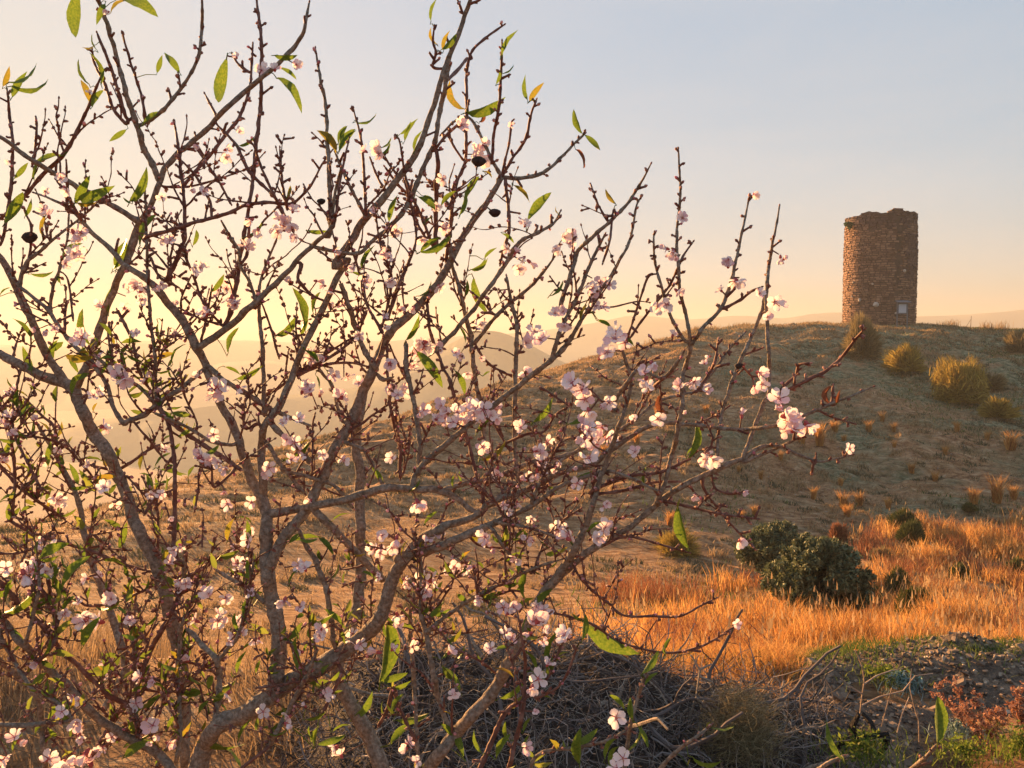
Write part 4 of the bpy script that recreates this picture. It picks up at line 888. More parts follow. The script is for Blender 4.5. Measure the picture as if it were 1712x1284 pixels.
 ('F',[(1130,520,16),(1200,540,16),(1300,565,14),(1400,600,14),('P',1040,1075,4),('H',0,735,12),('H',130,715,12),('H',220,680,11),('H',320,615,8)]),
 ('F',[(80,60,42),(200,180,40),(300,280,38),(400,385,36)]),
 ('F',[(180,720,24),(165,690,26),(155,600,30),(130,450,32),(90,320,30),(20,200,24),(0,150,14)]),
 ('F',[(605,640,28),(700,560,24),(800,490,22),(870,450,22),(1000,390,20),(1070,350,18),(1180,310,14),(1260,285,9)]),
 ('F',[(730,1130,30),(700,1050,32),(660,930,30),(630,780,30),(605,640,30),(580,530,28),(580,300,24),(540,150,14)]),
 ('F',[(575,1320,20),(560,1100,22),(545,800,24),(530,600,24),(550,450,20),(600,330,12)]),
 ('F',[(990,1320,30),(1050,1080,26),(1070,980,22),(1080,800,18),(1060,640,14),(1040,540,10)]),
 ('F',[(860,1290,30),(930,1130,26),(985,1020,24),(1070,950,14)]),
 ('F',[(850,450,14),(830,330,9)]),
 ('F',[(620,560,12),(720,420,12),(750,340,9)]),
 ('F',[(985,395,10),(980,200,9),(975,0,8)]),
 ('F',[(1120,350,14),(1170,200,12),(1250,110,12),(1340,50,8)]),
 ('F',[(900,130,20),(940,170,18),(990,250,18),(1070,350,12)]),
 ('F',[(940,110,20),(1100,140,16),(1250,190,12)]),
 ('F',[(560,720,12),(640,650,12),(740,610,8)]),
 ('F',[(700,700,12),(800,740,14),(900,800,12),(1000,890,9)]),
 ('F',[(1010,990,12),(1100,940,14),(1200,830,14),(1250,700,12),(1300,660,9)]),
 ('F',[(1130,950,14),(1250,880,12),(1330,700,10)]),
 ('F',[(900,480,14),(1000,440,14),(1060,440,9)]),
 ('F',[(880,480,12),(960,520,12),(1030,560,8)]),
 ('F',[(800,170,12),(860,220,12),(960,235,8)]),
 ('F',[(120,1010,18),(200,830,20),(160,760,16)]),
 ('F',[(560,1160,16),(480,1000,18),(450,900,20),(420,1000,20),(380,1080,16)]),
 ('P',[(1040,1310,9),(1052,1220,8),(1062,1180,7),(1071,1150,6),(1079,1128,5)],1.25),
 ('P',[(1090,1300,9),(1108,1279,8),(1140,1249,7),(1166,1231,6),(1188,1212,5)],1.3),
 ('P',[(1505,1310,8),(1522,1288,7),(1548,1264,7),(1566,1245,5)],1.3),
 ('P',[(1350,1300,8),(1380,1278,7),(1411,1263,5)],1.25),
 ('P',[(880,1310,9),(900,1262,7),(960,1250,6),(1010,1240,5),(1046,1222,4)],1.4),
 ('P',[(780,1300,6),(870,1300,6),(960,1306,5),(1020,1290,5)],1.4),
 ('E',[(440,1230,26),(480,1160,28),(560,1020,30),(640,900,30),(720,720,28),(800,580,26),(870,440,26),(880,380,24),(950,340,20),(1050,280,18),(1180,200,14)]),
 ('E',[(875,400,24),(880,200,12)]),
 ('E',[(-30,370,28),(100,500,28),(200,610,26),(290,720,26),(400,820,26),(500,920,28),(640,1000,26)]),
 ('E',[(-30,740,26),(100,860,26),(180,960,26),(200,1080,30),(220,1330,30)]),
 ('E',[(40,100,16),(150,160,16),(300,210,16),(440,250,16),(560,300,16),(710,345,14)]),
 ('E',[(-30,1080,30),(200,1075,30),(330,1060,20)]),
 ('E',[(120,840,16),(200,760,18),(265,670,20),(260,560,20),(190,420,20),(160,380,14)]),
 ('E',[(820,1330,24),(860,1120,24),(850,800,22),(870,600,20),(910,530,12)]),
 ('E',[(720,1330,20),(800,1180,22),(860,1100,20)]),
 ('E',[(1030,1050,34),(1045,900,34),(1030,770,32),(960,690,28),(890,620,22)]),
 ('E',[(1050,760,22),(1140,640,22),(1180,460,18),(1210,300,12)]),
 ('E',[(1260,490,26),(1180,430,22),(1080,370,20),(1030,340,14)]),
 ('E',[(850,770,16),(980,800,16),(1060,870,12)]),
 ('E',[(650,1150,20),(650,900,18),(640,700,18),(640,600,10)]),
 ('E',[(760,1030,16),(790,900,14),(800,770,9)]),
 ('E',[(460,1200,14),(560,1150,14),(680,1120,10)]),
 ('E',[(690,910,14),(830,915,12),(980,780,8)]),
 ('E',[(1230,900,14),(1380,880,14),(1480,830,8)]),
 ('E',[(1290,1170,26),(1400,960,26),(1470,830,24),(1510,720,16)]),
 ('E',[(1150,1290,20),(1290,1170,20),(1380,1000,18),(1440,930,12)]),
 ('E',[(700,430,14),(560,490,16),(420,510,12),(360,460,9)]),
 ('E',[(560,600,24),(620,620,20),(700,690,18)]),
 ('E',[(0,640,24),(60,760,22),(150,900,24),(260,960,24),(340,1040,20)]),
 ('E',[(-20,260,14),(120,250,14),(260,170,10)]),
 ('E',[(130,660,22),(160,540,22),(185,420,18),(180,300,12)]),
 ('E',[(240,470,18),(230,380,18),(200,300,10)]),
 ('E',[(750,300,10),(755,150,14),(750,0,12),('C',760,1180,8)]),
 ('E',[(1000,790,12),(1080,700,12),(1200,560,12)]),
 ('E',[(830,990,12),(930,870,14),(980,1000,12),(990,1050,8)]),
 ('E',[(490,240,10),(620,245,8)]),
 ('E',[(965,220,9),(968,70,6)]),
 ('C',[(55,1330,16),(70,1180,18),(60,1000,18),(30,850,18),(-20,800,14)]),
 ('C',[(200,1200,14),(110,1020,14),(70,930,14),(60,800,12),(100,620,8)]),
 ('C',[(-20,1040,16),(60,1150,16),(140,1220,16),(300,1330,16)]),
 ('C',[(75,930,14),(280,970,14),(400,1080,14),(460,1160,10)]),
 ('C',[(440,1170,18),(500,1130,18),(600,1080,17),(720,1000,15),(805,970,12)]),
 ('C',[(620,850,10),(680,920,12),(760,1020,12),(810,1080,10)]),
 ('C',[(690,1310,14),(740,1240,14),(830,1190,12)]),
 ('C',[(600,1130,9),(680,1210,12),(730,1260,8)]),
 ('C',[(930,1290,12),(945,1200,12),(955,1090,8)]),
 ('C',[(-20,830,14),(60,740,14),(90,640,12),(60,600,8)]),
 ('C',[(860,630,10),(880,740,12),(940,880,9)]),
 ('C',[(340,1190,18),(280,1060,18),(260,900,16),(200,840,14),(120,760,10)]),
 ('C',[(1090,1130,14),(1020,1180,14),(1010,1080,10)]),
 ('C',[(1230,880,18),(1170,900,16),(1160,800,14),(1200,720,12)]),
 ('C',[(1270,740,24),(1340,700,16),(1440,620,14),(1712,450,12)]),
 ('C',[(1490,1100,12),(1490,900,12),(1500,840,8)]),
 ('C',[(1350,1100,22),(1460,1130,20),(1600,1180,20),('D',260,1284,14)]),
 ('C',[(1300,890,26),(1400,980,34),(1480,1060,32)]),
 ('C',[(1270,970,24),(1330,1060,24),(1380,1120,24),(1450,1210,20)]),
 ('C',[(1440,120,18),(1420,190,18),(1480,260,16),(1560,300,12)]),
 ('C',[(720,90,14),(760,180,14),(850,230,10)]),
 ('C',[(1060,410,14),(960,380,12),(860,330,10)]),
 ('C',[(960,480,16),(990,350,14),(1010,230,9)]),
 ('C',[(1330,560,12),(1290,420,12),(1250,310,10)]),
]
SAMP = []          # (px, py, depth, width) along every bough
def smooth(pts, step):
    P_ = np.array(pts, float); Q = np.vstack([2 * P_[0] - P_[1], P_, 2 * P_[-1] - P_[-2]]); out = []
    for i in range(1, len(Q) - 2):
        L = np.hypot(*(Q[i + 1, :2] - Q[i, :2])); n_ = max(2, int(L / step))
        for k in range(n_):
            t = k / n_; a, b_, c, d = Q[i - 1], Q[i], Q[i + 1], Q[i + 2]
            v = .5 * (2 * b_ + (c - a) * t + (2 * a - 5 * b_ + 4 * c - d) * t * t + (3 * b_ - a - 3 * c + d) * t ** 3)
            v[2] = b_[2] + (c[2] - b_[2]) * t; out.append(v)
    out.append(Q[-2]); return np.array(out)
def near(px, py, minw=0):
    S = np.array(SAMP); k = np.hypot(S[:, 0] - px, S[:, 1] - py) - S[:, 3] * .3
    if minw: k = k + 1e3 * (S[:, 3] < minw)
    i = int(np.argmin(k)); return S[i]
tr_root = P(330, 1400, 1.98)
tree = empty('almond_tree', tr_root); tag(tree, 'leafless looking almond tree in pink white blossom with a few green leaves filling the left', 'tree')
O = tr_root
budV, budF, budM = [], [], []
nb_ = 0
_oc = None
def ellips(p, d, r, L, m):
    """pointed bud of 6-sided rings"""
    global nb_
    d = d / (np.linalg.norm(d) + 1e-9); a = np.cross(d, (0.3, .5, .8)); a /= np.linalg.norm(a); b_ = np.cross(d, a); k = 5
    for (t, q) in ((0, .45), (.35, 1), (.7, .75)):
        for j in range(k):
            th = j * 2 * math.pi / k; budV.append(p + d * L * t + (a * math.cos(th) + b_ * math.sin(th)) * r * q)
    budV.append(p + d * L)
    for i in range(2):
        for j in range(k): budF.append((nb_ + i * k + j, nb_ + i * k + (j + 1) % k, nb_ + (i + 1) * k + (j + 1) % k, nb_ + (i + 1) * k + j)); budM.append(m)
    for j in range(k): budF.append((nb_ + 2 * k + j, nb_ + 2 * k + (j + 1) % k, nb_ + 3 * k)); budM.append(m)
    nb_ += 3 * k + 1
def grow(name, pts, d0, d1, spurs=True, into=None):
    w0 = pts[0][2]; fine = w0 < 12
    s_ = smooth(pts, 3.5 if fine else 6); n_ = len(s_); t = np.linspace(0, 1, n_)
    L = np.concatenate([[0], np.cumsum(np.hypot(*(s_[1:, :2] - s_[:-1, :2]).T))]); sc_ = L / 26 + rng.uniform(0, 99)
    amp = np.clip(s_[:, 2] * .12, .5, 1.3) * np.minimum(1, L / 25)
    s_[:, 0] += amp * vnoise(sc_ * 1.5, sc_ * 0 + 3, 7) * 1.3; s_[:, 1] += amp * vnoise(sc_ * 1.5, sc_ * 0 + 9, 8) * 1.0
    dep = d0 + (d1 - d0) * t + .02 * vnoise(sc_ * .7, sc_ * 0 + 5, 9) * np.minimum(1, L / 25)
    pts3 = np.array([P(a, b_, d) for a, b_, d in zip(s_[:, 0], s_[:, 1], dep)])
    W = s_[:, 2].copy()
    W *= 1 + .10 * vnoise(L / 9, L * 0, int(rng.integers(99)))
    if fine:   # swollen nodes along young wood
        W *= 1 + .35 * np.clip(np.sin(L / 4.2 + rng.uniform(0, 6)), .3, 1) - .15
    rad = W / F * dep / 2 * np.interp(W, [3, 10, 30], [.98, .88, .80])
    k = 12 if w0 > 18 else (8 if w0 > 8 else 6)
    mb = into or MB(); tube(mb, pts3, rad, k, 0 if w0 > 6.6 else 1, lump=.06 if w0 > 8 else .08)
    for q in range(0, n_, 3): SAMP.append((s_[q, 0], s_[q, 1], dep[q], s_[q, 2]))
    if spurs:
        nph = rng.uniform(0, 99); i = 2; tt, U, Wv = frames(pts3); side = 0
        while i < n_ - 1:
            w = s_[i, 2]
            if w < 13 and rng.random() < (1.0 if w < 7 else .55) * np.clip(.75 + .9 * float(vnoise(L[i] / 16 + nph, 0.0, 3)), .15, 1):
                side += 2.4 + rng.normal() * .5
                d = (U[i] * math.cos(side) + Wv[i] * math.sin(side)) + tt[i] * rng.uniform(.3, .9); d[2] += .15; d /= np.linalg.norm(d)
                ln = rng.uniform(2.0, 6.5) / F * dep[i] + rad[i]
                if rng.random() < .18: ln *= rng.uniform(1.5, 3.0)
                r0 = rng.uniform(1.5, 2.5) / F * dep[i]
                e = pts3[i] + d * ln; tube(mb, [pts3[i], pts3[i] + d * ln * .6, e], [r0 * 1.2, r0, r0 * .9], 5, 1, lump=.1)
                for bb in range(1 if rng.random() < .55 else 3):
                    dd = d + rng.normal(size=3) * (.15 if bb == 0 else .6); bl_ = rng.uniform(4.2, 8.0) / F * dep[i]
                    ellips(e - d * r0, dd, bl_ * .38, bl_, 0 if rng.random() < .88 else 1)
            i += int(rng.integers(2, 5)) if s_[i, 2] < 8 else int(rng.integers(3, 7))
        e = pts3[-1]; bl_ = 6 / F * dep[-1]; ellips(e, tt[-1], bl_ * .3, bl_, 0)
    if into is None: mb.build(name, [M['bark'], M['twig']], tree, smooth=True, origin=O)
    return s_
for (c, pts, d0, dd) in LIMB:
    p = conv(c, pts)
    if d0 is None: d0 = near(p[0][0], p[0][1], 8)[2]
    grow('trunk' if p[1][2] > 33 and p[1][1] > 1180 else 'limb', p, d0, d0 + dd)
def _gap(q):
    n_ = near(q[0], q[1]); return math.hypot(n_[0] - q[0], n_[1] - q[1]) - n_[3] * .5
pend = list(BR)
while pend:
    best = None
    for b_ in pend:
        p = conv(b_[0], b_[1]); g0 = -5 if len(b_) > 2 else _gap(p[0]); g1 = _gap(p[-1]) + 6
        if best is None or min(g0, g1) < best[0]: best = (min(g0, g1), b_, p, g1 < g0)
        if g0 < 4: break
    _, b_, p, rev = best; pend.remove(b_)
    if rev: p = p[::-1]
    if len(b_) < 3:
        n_ = near(p[0][0], p[0][1]); g = math.hypot(n_[0] - p[0][0], n_[1] - p[0][1])
        if 3 < g < 60: p = [(float(n_[0]), float(n_[1]), min(p[0][2], float(n_[3])))] + p
    if len(b_) > 2: d0 = b_[2]; dd = -.05
    else:
        L = sum(math.hypot(p[i + 1][0] - p[i][0], p[i + 1][1] - p[i][1]) for i in range(len(p) - 1))
        n0 = near(p[0][0], p[0][1]); n1 = near(p[-1][0], p[-1][1])
        d0 = n0[2]; dd = rng.uniform(-.5, .45) * L / F * d0
        if math.hypot(n1[0] - p[-1][0], n1[1] - p[-1][1]) < 8 and p[-1][2] > 4.5: dd = n1[2] - d0
        d0 = min(2.5, max(1.3, d0)); dd = max(1.25 - d0, min(2.6 - d0, dd))
    grow('branch', p, d0, d0 + dd)
# shorter shoots growing between the measured boughs
ymin_ = [(-50, 230), (60, 200), (150, 90), (300, 200), (420, 130), (560, 230), (640, 260), (720, 60), (850, 150), (900, 300), (1000, 340), (1080, 400), (1200, 520), (1300, 600), (1420, 720)]
ymax_ = [(-50, 1300), (640, 1300), (760, 1180), (900, 1120), (1000, 960), (1200, 880), (1300, 800), (1420, 760)]
base = np.array(SAMP); cnt = 0; tries = 0
wgt = np.where((base[:, 3] > 3.0) & (base[:, 3] < 22), 1.0, .12); wgt *= np.where(base[:, 0] > 1120, .18, 1) * np.where(base[:, 0] < 330, 1.25, 1) * np.where(base[:, 1] > 820, 1.2, 1) * np.where(base[:, 1] < 330, .55, 1); wgt /= wgt.sum()
while cnt < 299 and tries < 3000:
    tries += 1
    s = base[rng.choice(len(base), p=wgt)]; L = rng.uniform(28, 120) * (1 if s[3] > 4 else .6); ang = math.radians(rng.normal(-88, 42)); w = min(4.6, s[3] * .75) * rng.uniform(.75, 1)
    x, y = s[0], s[1]; pts = [(x, y, w)]; n_ = max(3, int(L / 12)); ok = True
    for i in range(n_):
        ang += rng.normal() * .14 + (-.05 if ang > -1.57 else .05); x += math.cos(ang) * L / n_; y += math.sin(ang) * L / n_
        pts.append((x, y, max(1.9, w * (1 - .55 * (i + 1) / n_))))
    if not (np.interp(x, [q[0] for q in ymin_], [q[1] for q in ymin_]) < y < np.interp(x, [q[0] for q in ymax_], [q[1] for q in ymax_])): continue
    d0 = s[2]; grow('twig', pts, d0, min(2.65, max(1.25, d0 + rng.uniform(-.6, .6) * L / F * d0))); cnt += 1
# the finest shoots, past counting, as one part
fine_mb = MB(); base = np.array(SAMP); wgt = np.where((base[:, 3] > 2.2) & (base[:, 3] < 14), 1.0, .05) * np.where(base[:, 0] > 1060, .05, 1) * np.where(base[:, 0] < 420, 1.1, 1) * np.where(base[:, 1] > 700, 1.8, 1) * np.where(base[:, 1] < 420, .25, 1) * np.where((base[:, 0] > 640) & (base[:, 1] > 1120), .1, 1); wgt /= wgt.sum()
for _ in range(540):
    s = base[rng.choice(len(base), p=wgt)]; L = rng.uniform(30, 110); ang = math.radians(rng.normal(-88, 50)); x, y = s[0], s[1]; w = rng.uniform(2.0, 3.0); pts = [(x, y, w)]; n_ = max(3, int(L / 14))
    for i in range(n_):
        ang += rng.normal() * .16; x += math.cos(ang) * L / n_; y += math.sin(ang) * L / n_; pts.append((x, y, w * (1 - .45 * (i + 1) / n_)))
    if not (np.interp(x, [q[0] for q in ymin_], [q[1] for q in ymin_]) + 20 < y < np.interp(x, [q[0] for q in ymax_], [q[1] for q in ymax_])): continue
    d0 = float(s[2]); grow('fine', pts, d0, min(2.7, max(1.25, d0 + rng.uniform(-.6, .7) * L / F * d0)), into=fine_mb)
tag(fine_mb.build('fine_shoots', [M['bark'], M['twig']], tree, smooth=True, origin=O), kind='stuff')
o = link('buds', mesh('buds', np.array(budV) - O, budF, [M['bud'], M['pinkbud']], budM, True), tree); tag(o, kind='stuff')

# ---- blossoms: calyx and stamens with five petals as sub-parts
def petal_mesh(v):
    nu, nv = 5, 5; V = []; c = [.55, .35, .8, .2][v % 4]
    for i in range(nu):
        t = i / (nu - 1); wd = (.09, .40, .80, .92, .55)[i] * .5 * .86
        for j in range(nv):
            s = j / (nv - 1) * 2 - 1
            x = .12 + t * .95 - (.10 if i == nu - 1 and abs(s) < .1 else 0) - .10 * abs(s) ** 2 * t
            V.append((x, s * wd, c * (t ** 1.5) * .45 + .14 * s * s * t + rng.normal() * .012))
    Fc = [(i * nv + j, i * nv + j + 1, (i + 1) * nv + j + 1, (i + 1) * nv + j) for i in range(nu - 1) for j in range(nv - 1)]
    return mesh('petal', V, Fc, M['petal'] if v % 3 else M['petal_pink'], smooth=True)
petals = [petal_mesh(v) for v in range(6)]
def centre_mesh(v):
    mb = MB(); tube(mb, [(0, 0, -.55), (0, 0, -.35), (0, 0, -.1), (0, 0, .05)], [.10, .2, .24, .14], 7, 0)
    for i in range(5):
        a = i * 2 * math.pi / 5 + .6; ca, sa = math.cos(a), math.sin(a)
        mb.add([(ca * .15 - sa * .09, sa * .15 + ca * .09, -.04), (ca * .15 + sa * .09, sa * .15 - ca * .09, -.04), (ca * .48, sa * .48, .06)], [(0, 1, 2)], 0)
    for i in range(13):
        a = rng.uniform(0, 6.28); q = rng.uniform(.1, .42); e = np.array((q * math.cos(a), q * math.sin(a), rng.uniform(.38, .6)))
        tube(mb, [(0.05 * math.cos(a), .05 * math.sin(a), 0), e], [.014, .011], 3, 2, cap=False); lump(mb, e, (.07, .07, .06), 1, 4)
    return mesh('blossom', mb.V, mb.F, [M['calyx'], M['stamen'], M['petal_pink']], mb.M)
centres = [centre_mesh(v) for v in range(3)]
def blossom(p, nrm, size, opening, par):
    o = link('blossom', centres[int(rng.integers(3))], par)
    q = Vector(nrm).to_track_quat('Z', 'Y'); ml = Matrix.LocRotScale(Vector(p - O), q @ Euler((0, 0, rng.uniform(0, 6))).to_quaternion(), Vector((size,) * 3)); o.matrix_local = ml
    for i in range(5):
        if rng.random() < .04: continue
        pe = link('petal', petals[int(rng.integers(6))], o)
        tilt = -opening + rng.normal() * .13
        pe.matrix_local = Matrix.Rotation(i * 2 * math.pi / 5 + rng.normal() * .08, 4, 'Z') @ Matrix.Rotation(tilt, 4, 'Y') @ Matrix.Rotation(rng.normal() * .22, 4, 'X') @ Matrix.Scale(rng.uniform(.88, 1.08), 4)
BL = [(712,577,40,4),(700,590,26,2),(779,688,42,5),(752,690,36,3),(800,700,34,2),(730,700,30,2),(700,690,28,2),(965,640,44,3),(958,655,40,2),(978,668,40,1),(985,688,36,1),(1005,680,36,2),(985,715,42,3),(1012,720,40,2),(990,738,40,2),(975,730,34,2),(985,765,40,1),
 (1030,562,44,2),(1020,585,40,2),(1045,572,38,1),(1312,685,42,3),(1330,700,44,3),(1345,712,44,2),(1322,712,36,2),(1180,762,42,2),(1192,768,38,1),(893,1030,44,2),(900,1045,50,2),(885,1060,30,1),(948,1058,34,2),(860,1062,26,2),(150,1035,46,2),(165,1040,44,1),(58,950,44,2),(75,955,42,1),(40,960,40,1),(10,950,34,1),
 (132,1222,50,2),(128,1208,40,1),(255,1213,46,1),(100,1275,40,2),(140,1270,42,2),(82,1268,36,1),(1030,1200,44,1),(1042,1268,46,1),(1030,1285,40,1),(716,975,38,2),(712,990,32,1),(938,882,36,2),(955,892,38,2),(1012,882,36,1),(1000,900,22,1),(648,900,36,2),(630,920,32,2),(655,915,30,1),(697,840,38,2),
 (665,1030,34,1),(668,1045,30,1),(758,950,32,2),(630,1090,34,1),(752,1090,30,1),(480,375,36,3),(470,385,30,2),(490,352,26,1),(410,425,34,2),(430,380,28,2),(132,395,36,2),(125,428,34,2),(160,610,24,1),(195,625,42,2),(208,635,38,1),(370,652,42,2),(360,660,34,1),(135,568,34,3),(630,250,32,3),(610,252,26,1),(795,258,36,4),(770,215,30,2),(810,240,26,1),(390,500,38,3),(380,490,30,2),
 (942,405,32,3),(935,412,26,2),(990,465,34,2),(1000,475,30,2),(878,440,30,3),(885,375,26,2),(1118,420,30,2),(1130,432,24,1),(1105,510,36,2),(1120,500,30,2),(1215,437,32,2),(1236,464,34,2),(1205,485,24,1),(1262,325,26,1),(1302,425,24,2),(1294,505,34,2),(1270,490,22,1),(1283,530,26,1),(1270,630,34,2),(1262,648,30,1),(1090,608,36,1),(1078,628,34,2),(1082,645,34,1),(1158,632,28,2),(1136,645,30,1),(1185,650,28,1),(1240,694,28,1),(1420,750,22,1),(1249,822,26,1),(1238,905,34,1),(1232,1043,22,1),(1162,829,22,1),
 (965,808,32,1),(900,775,36,2),(910,762,34,2),(898,790,32,1),(915,740,30,1),(895,570,34,3),(912,565,30,2),(840,685,32,2),(830,700,26,1),(1145,690,22,1),(1062,755,28,1),(1100,700,34,1),(1060,700,26,1),(935,520,28,2),(945,545,26,2),(660,645,36,2),(650,620,28,2),(665,660,24,1),(800,745,30,2),(870,715,30,1),(880,620,28,2),(780,625,24,1),(570,665,30,2),(575,630,28,2),(600,640,26,1),(520,655,30,3),(510,648,26,2),(535,660,24,1),(500,700,26,1),(480,735,34,1),(492,740,28,1),(655,765,30,1),(540,760,28,1),(575,770,26,1),(455,785,30,2),(352,770,30,3),(330,770,32,3),(370,775,26,2),(420,840,28,1),(420,900,30,2),(100,840,30,2),(180,815,28,2),(170,710,30,2),(5,770,28,2),(90,830,24,1),(192,845,24,1),(262,480,26,1),(270,475,24,1),(225,480,30,2),(235,500,26,2),(210,495,30,2),(165,510,26,2),(340,445,26,1),(325,445,26,2),(270,400,24,2),(375,255,26,2),(400,220,20,1),(440,120,28,2),(460,115,24,1),(495,108,30,1),(395,95,18,1),(270,330,22,1),(330,245,20,1),(360,1040,30,2),(327,1038,28,1),(352,990,34,2),(510,950,34,1),(400,945,30,2),(290,920,24,1),(285,940,26,1),(378,1000,26,1),(480,1000,30,2),(503,1090,26,1),(530,1045,30,2),(540,1060,28,2),(590,1060,26,1),(500,945,30,1),(375,820,26,2),(60,1110,24,1),(25,1240,32,2),(15,1270,30,2),(380,1160,28,1),(440,1190,26,1),(545,1160,24,2),(560,1250,30,1),(570,1262,26,1),(510,1180,18,1),(700,1290,26,2),(675,1250,28,2),(740,700,26,2),(735,480,24,1),(485,470,22,1),(530,470,26,1),(555,480,24,2),(740,300,24,1),(730,345,24,1),(855,210,16,1),(700,540,22,1),(650,430,24,1),(560,420,22,1),(610,470,28,1),(590,450,24,1),(600,560,26,1),(550,510,22,1),(690,1080,26,1),(820,1085,26,1),(855,1010,34,2),(850,1025,26,1),(900,1135,36,1),(890,1150,28,1),(1140,910,1,0),(820,890,30,2),(808,910,26,2),(890,905,26,1),(880,1250,30,1),(895,1190,20,1),(1125,560,22,1),(310,1162,16,1),(60,700,20,1),(75,320,20,1),(15,270,16,1),(70,250,1,0),(150,155,18,1),(180,20,20,1)]
_S = np.array(SAMP); _c = _S[(_S[:, 3] < 7) & (_S[:, 1] > 300) & (_S[:, 0] < 1230) & (_S[:, 0] > -10) & (_S[:, 1] < 1290)]
for _ in range(120):
    s = _c[rng.integers(len(_c))]
    if s[0] > 1000 and rng.random() < .6: continue
    BL.append((float(s[0] + rng.normal() * 5), float(s[1] + rng.normal() * 5), float(rng.uniform(17, 30)), int(rng.integers(1, 3))))
for (px, py, sz, nfl) in BL:
    if nfl == 0: continue
    s = near(px, py); dist = math.hypot(s[0] - px, s[1] - py)
    d = s[2] - .01
    for i in range(nfl):
        ox, oy = (rng.normal() * 7, rng.normal() * 7) if nfl > 1 else (0, 0)
        q = P(px + ox, py + oy, d - rng.uniform(0, .03))
        out = q - P(s[0], s[1], s[2]); out /= np.linalg.norm(out) + 1e-9
        nrm = np.array((0, -.55, .05)) + out * .5 + rng.normal(size=3) * .55
        size = min(sz, 44) / F * d * .45 * rng.uniform(.85, 1.08)
        opn = rng.choice([.05, .3, .65, 1.0], p=[.35, .35, .2, .1]); pc = q.copy()
        blossom(pc, nrm, size, opn, tree)
    # buds and a short stalk that hold the cluster to the wood
    mb = MB(); tube(mb, [P(s[0], s[1], s[2]) - O, P(px, py, d) - O], [.0016, .0012], 5); mb.build('flower_stalk', M['twig'], tree)

# ---- leaves
def leaf_mesh(bend, fold, twist, wmul, m):
    nu = 8; V = []; hw = [.025, .08, .115, .13, .122, .095, .055, .0]
    for i in range(nu):
        t = i / (nu - 1); th = bend * t
        # arc
        if abs(bend) > 1e-3: x = math.sin(th) / bend; z = -(1 - math.cos(th)) / bend
        else: x, z = t, 0
        nx, nz_ = math.sin(th), math.cos(th); tw = twist * t
        for s in (-1, 0, 1):
            yy = s * hw[i] * wmul; up = abs(s) * hw[i] * fold * wmul + .012 * math.sin(i * 2.1 + s)
            y2 = yy * math.cos(tw) ; up2 = up + yy * math.sin(tw)
            V.append((x + nx * up2, y2, z + nz_ * up2))
    Fc = []
    for i in range(nu - 1):
        for j in range(2): Fc.append((i * 3 + j, i * 3 + j + 1, (i + 1) * 3 + j + 1, (i + 1) * 3 + j))
    e = np.array(V[-2]); ln = np.linalg.norm(e)
    # x axis = line from base to tip
    ex = e / ln; ey = np.array((0, 1, 0)); ez = np.cross(ex, ey); ez /= np.linalg.norm(ez)
    V = np.array(V) @ np.stack([ex, ey, ez], 1) / ln
    mb = MB(); mb.add(V, Fc); tube(mb, [(-.16, 0, 0), (-.08, 0, .01), (0, 0, 0)], [.012, .012, .014], 4, 0)
    return mesh('leaf', mb.V, mb.F, m, smooth=True)
LM = [leaf_mesh(b_, f_, t_, w_, M[m_]) for (b_, f_, t_, w_, m_) in ((.9, .5, .3, 1, 'leaf'), (1.4, .6, -.3, .9, 'leaf'), (.5, .9, .5, 1, 'leaf'), (1.1, .2, .9, 1.1, 'leaf'), (1.7, .7, .2, .85, 'leaf'), (.9, .6, .4, 1, 'leaf_y'), (1.3, .8, -.5, 1.0, 'leaf_y'), (1.9, 1.6, 1.4, .9, 'leaf_dead'))]
stalks = MB()
def leaf(px0, py0, px1, py1, side=1, kind=None, d=None):
    s = near(px0, py0)
    d = (s[2] if d is None else d) - rng.uniform(0, .02)
    L_ = math.hypot(px1 - px0, py1 - py0) / F * d; dz = rng.uniform(-.35, .35) * L_
    a = P(px0, py0, d); b_ = P(px1, py1, d + dz); ex = b_ - a; ln = np.linalg.norm(ex); ex /= ln
    # bulge direction: perpendicular in the picture plane for arching leaves
    vz = np.cross(ex, (0, 1, 0)) * side; vz /= np.linalg.norm(vz) + 1e-9
    roll = rng.choice([-1, 1]) * rng.uniform(.35, 1.25)
    ey = np.cross(vz, ex); ez = vz * math.cos(roll) + ey * math.sin(roll); ey = np.cross(ez, ex)
    g_ = math.hypot(s[0] - px0, s[1] - py0)
    if g_ > 2:
        p0 = P(s[0], s[1], s[2]) - O; p1 = a - O - ex * ln * .14; tube(stalks, [p0, (p0 + p1) / 2 + np.array((0, 0, .004)), p1, a - O], [.0011, .0009, .0008, .0008], 4, cap=False)
    k = kind if kind is not None else int(rng.choice(7, p=[.22, .22, .22, .14, .12, .05, .03]))
    o = link('leaf', LM[k], tree); mw = Matrix([[ex[i] * ln, ey[i] * ln, ez[i] * ln, (a - O)[i]] for i in range(3)] + [[0, 0, 0, 1]]); o.matrix_local = mw
    if k == 7: o['label'] = 'withered brown leaf'
    return o
def LV(c, L):
    for q in L:
        x0, y0, x1, y1 = q[:4]; s = q[4] if len(q) > 4 else 1; k = q[5] if len(q) > 5 else None
        ox, oy = CR[c]
        if c in CR: leaf(ox + x0 * SC, oy + y0 * SC, ox + x1 * SC, oy + y1 * SC, s, k)
